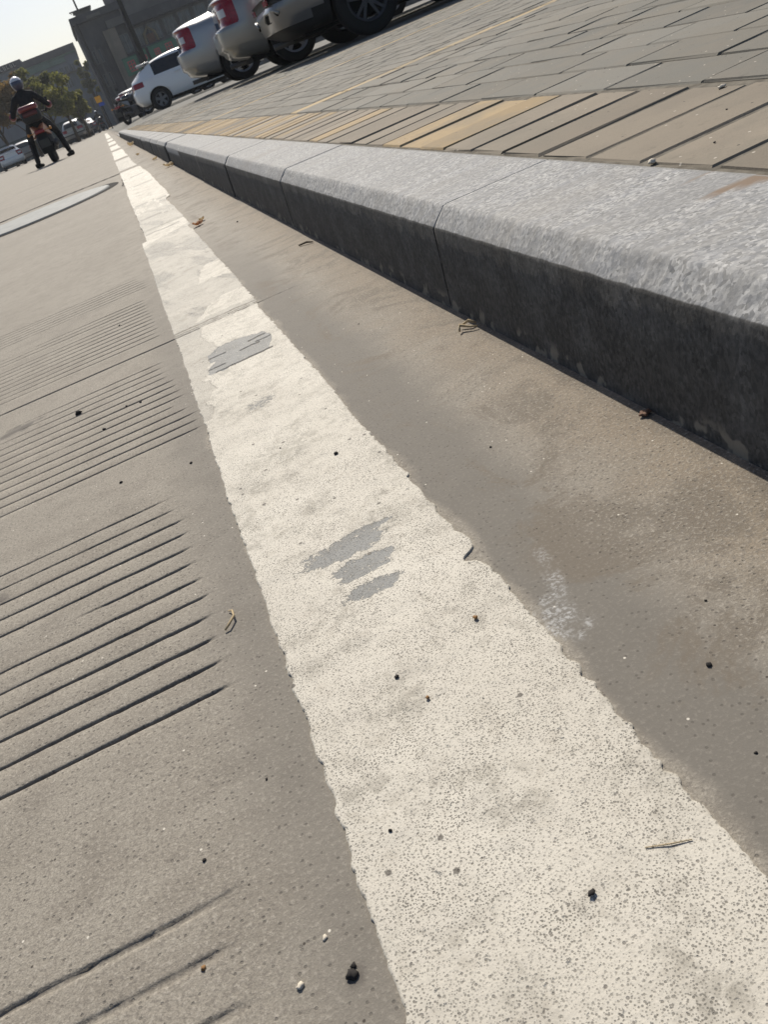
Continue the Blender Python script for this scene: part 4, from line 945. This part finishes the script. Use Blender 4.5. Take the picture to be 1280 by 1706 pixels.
bm = bmesh.new(); tube(bm, [(0, 0, 0), (0, 0, 2.1)], .035, 8); from_bm('post', bm, polem, rs_)
from_bm('yellow_panel', bm_box(-.25, .13, -.06, -.036, 1.68, 2.06), plain('sign_yellow', (.75, .36, .03), .5, .3), rs_)
from_bm('blue_panel', bm_box(-.17, .2, -.06, -.036, 1.46, 1.66), plain('sign_blue', (.05, .10, .42), .5, .3), rs_)
fn = empty('fence', (-30, 92, 0), label='long dark blue-green hoarding behind the far cars', cat='fence')
fm = wallm('hoarding', (.035, .055, .06), (.06, .085, .09), .5)
for k in range(22): part('panel', fn, fm, k*1.32, k*1.32+1.29, 0, .08, 0, 2.0+.02*(k % 3))
fn.location = (-30, 92, 0)

# ================================================================== TREES
def leafmat(name, c1, c2):
    a = M(name, .7, .25); t = a.attr('tint'); a.col(a.mix(t, c1, c2))
    tr = a.n('BsdfTranslucent'); mx = a.n('MixShader'); a.put(tr.inputs[0], a.mix(t, tuple(x*1.6 for x in c1), tuple(x*1.6 for x in c2))); mx.inputs[0].default_value = .45
    a.t.links.new(a.b.outputs[0], mx.inputs[1]); a.t.links.new(tr.outputs[0], mx.inputs[2]); a.t.links.new(mx.outputs[0], a.t.nodes['Material Output'].inputs[0])
    return a.m
LM = [leafmat('foliage_olive', (.06, .065, .02), (.13, .13, .04)), leafmat('foliage_rust', (.09, .06, .022), (.17, .11, .035)), leafmat('foliage_yellow_green', (.085, .095, .02), (.19, .18, .05))]
bark = plain('bark', (.07, .055, .04), .9, .1)
def tree(x, y, h, rad, mi, lab, seed, base=.28):
    rn = np.random.default_rng(seed); rt_ = empty('tree', (x, y, 0), label=lab, cat='tree', group='trees beyond the road')
    bm = bmesh.new(); tube(bm, [(0, 0, 0), (.05, 0, h*.3), (0, .05, h*.55), (.1, 0, h*.85)], [.14, .11, .08, .03], 9)
    cl = []
    for k in range(9):
        an = k*2.4+seed; z0 = h*(.28+.05*k); rr = rad*(.65+.3*rn.random()); e = Vector((math.cos(an)*rr, math.sin(an)*rr, z0+h*.22+rn.random()*h*.12))
        tube(bm, [(0, 0, z0), tuple(Vector((0, 0, z0)).lerp(e, .55)+Vector((0, 0, .1))), tuple(e)], [.05, .035, .012], 6); cl.append(e)
    from_bm('trunk', bm, bark, rt_, True)
    cl += [Vector((rn.normal(0, rad*.4), rn.normal(0, rad*.4), h*(.5+.4*rn.random()))) for _ in range(14)]
    n = 5200; V = np.zeros((n, 4, 3)); T_ = np.zeros((n, 4))
    ci = rn.integers(0, len(cl), n); C_a = np.array([list(c_) for c_ in cl]); crad = rad*(.28+.22*rn.random(len(cl)))
    d = rn.normal(size=(n, 3)); d /= np.linalg.norm(d, axis=1)[:, None]; rr = rn.random(n)**.45
    P = C_a[ci]+d*(rr*crad[ci])[:, None]*[1, 1, .8]
    a1 = rn.normal(size=(n, 3)); a1 /= np.linalg.norm(a1, axis=1)[:, None]; a2 = np.cross(a1, rn.normal(size=(n, 3))); a2 /= np.linalg.norm(a2, axis=1)[:, None]
    sz = (.05+.06*rn.random(n))[:, None]
    for k, (su, sv) in enumerate(((-1, -.6), (1, -.6), (1, .6), (-1, .6))): V[:, k] = P+a1*sz*su+a2*sz*sv
    tc = rn.random(len(cl))[ci]*.6+rn.random(n)*.4; T_[:] = tc[:, None]
    me = bpy.data.meshes.new('crown'); me.from_pydata([tuple(p) for p in V.reshape(-1, 3)], [], [(4*k, 4*k+1, 4*k+2, 4*k+3) for k in range(n)])
    at_ = me.attributes.new('tint', 'FLOAT', 'POINT'); at_.data.foreach_set('value', T_.reshape(-1).astype(np.float32))
    mesh_obj('crown', me, LM[mi], rt_)
tree(-9.2, 74, 5.8, 1.9, 0, 'olive tree farthest to the left, mostly outside the picture', 1)
tree(-6.9, 71, 5.6, 1.7, 1, 'rusty brown tree at the left picture edge left of the helmet', 2)
tree(-4.9, 70, 5.5, 1.5, 1, 'rust and olive tree directly behind the helmet', 3)
tree(-3.2, 72, 5.2, 1.4, 0, 'olive green tree behind the rider shoulder', 4)
tree(-1.95, 70, 4.4, 1.25, 2, 'yellow-green tree right of the rider, last of the row', 5)
tree(-1.15, 76, 3.4, .95, 2, 'small low yellow-green tree at the right end of the tree row', 6)
tree(.85, 112, 7.6, .8, 0, 'small tree peeping out beside the left corner of the dark block', 8)
tree(-12.5, 72, 6.2, 2.0, 0, 'olive tree outside the left edge beyond the white car', 9)

# ================================================================== HAZE
hz = bpy.data.materials.new('haze_air'); hz.use_nodes = True; t_ = hz.node_tree; t_.nodes.clear()
ou = t_.nodes.new('ShaderNodeOutputMaterial'); pv = t_.nodes.new('ShaderNodeVolumePrincipled'); pv.inputs['Density'].default_value = .0005; pv.inputs['Color'].default_value = (.86, .92, 1, 1)
pv.inputs['Anisotropy'].default_value = .3
t_.links.new(pv.outputs[0], ou.inputs['Volume'])
tag(from_bm('haze', bm_box(-405, 125, -65, 905, -1.1, 18), hz), kind='stuff')
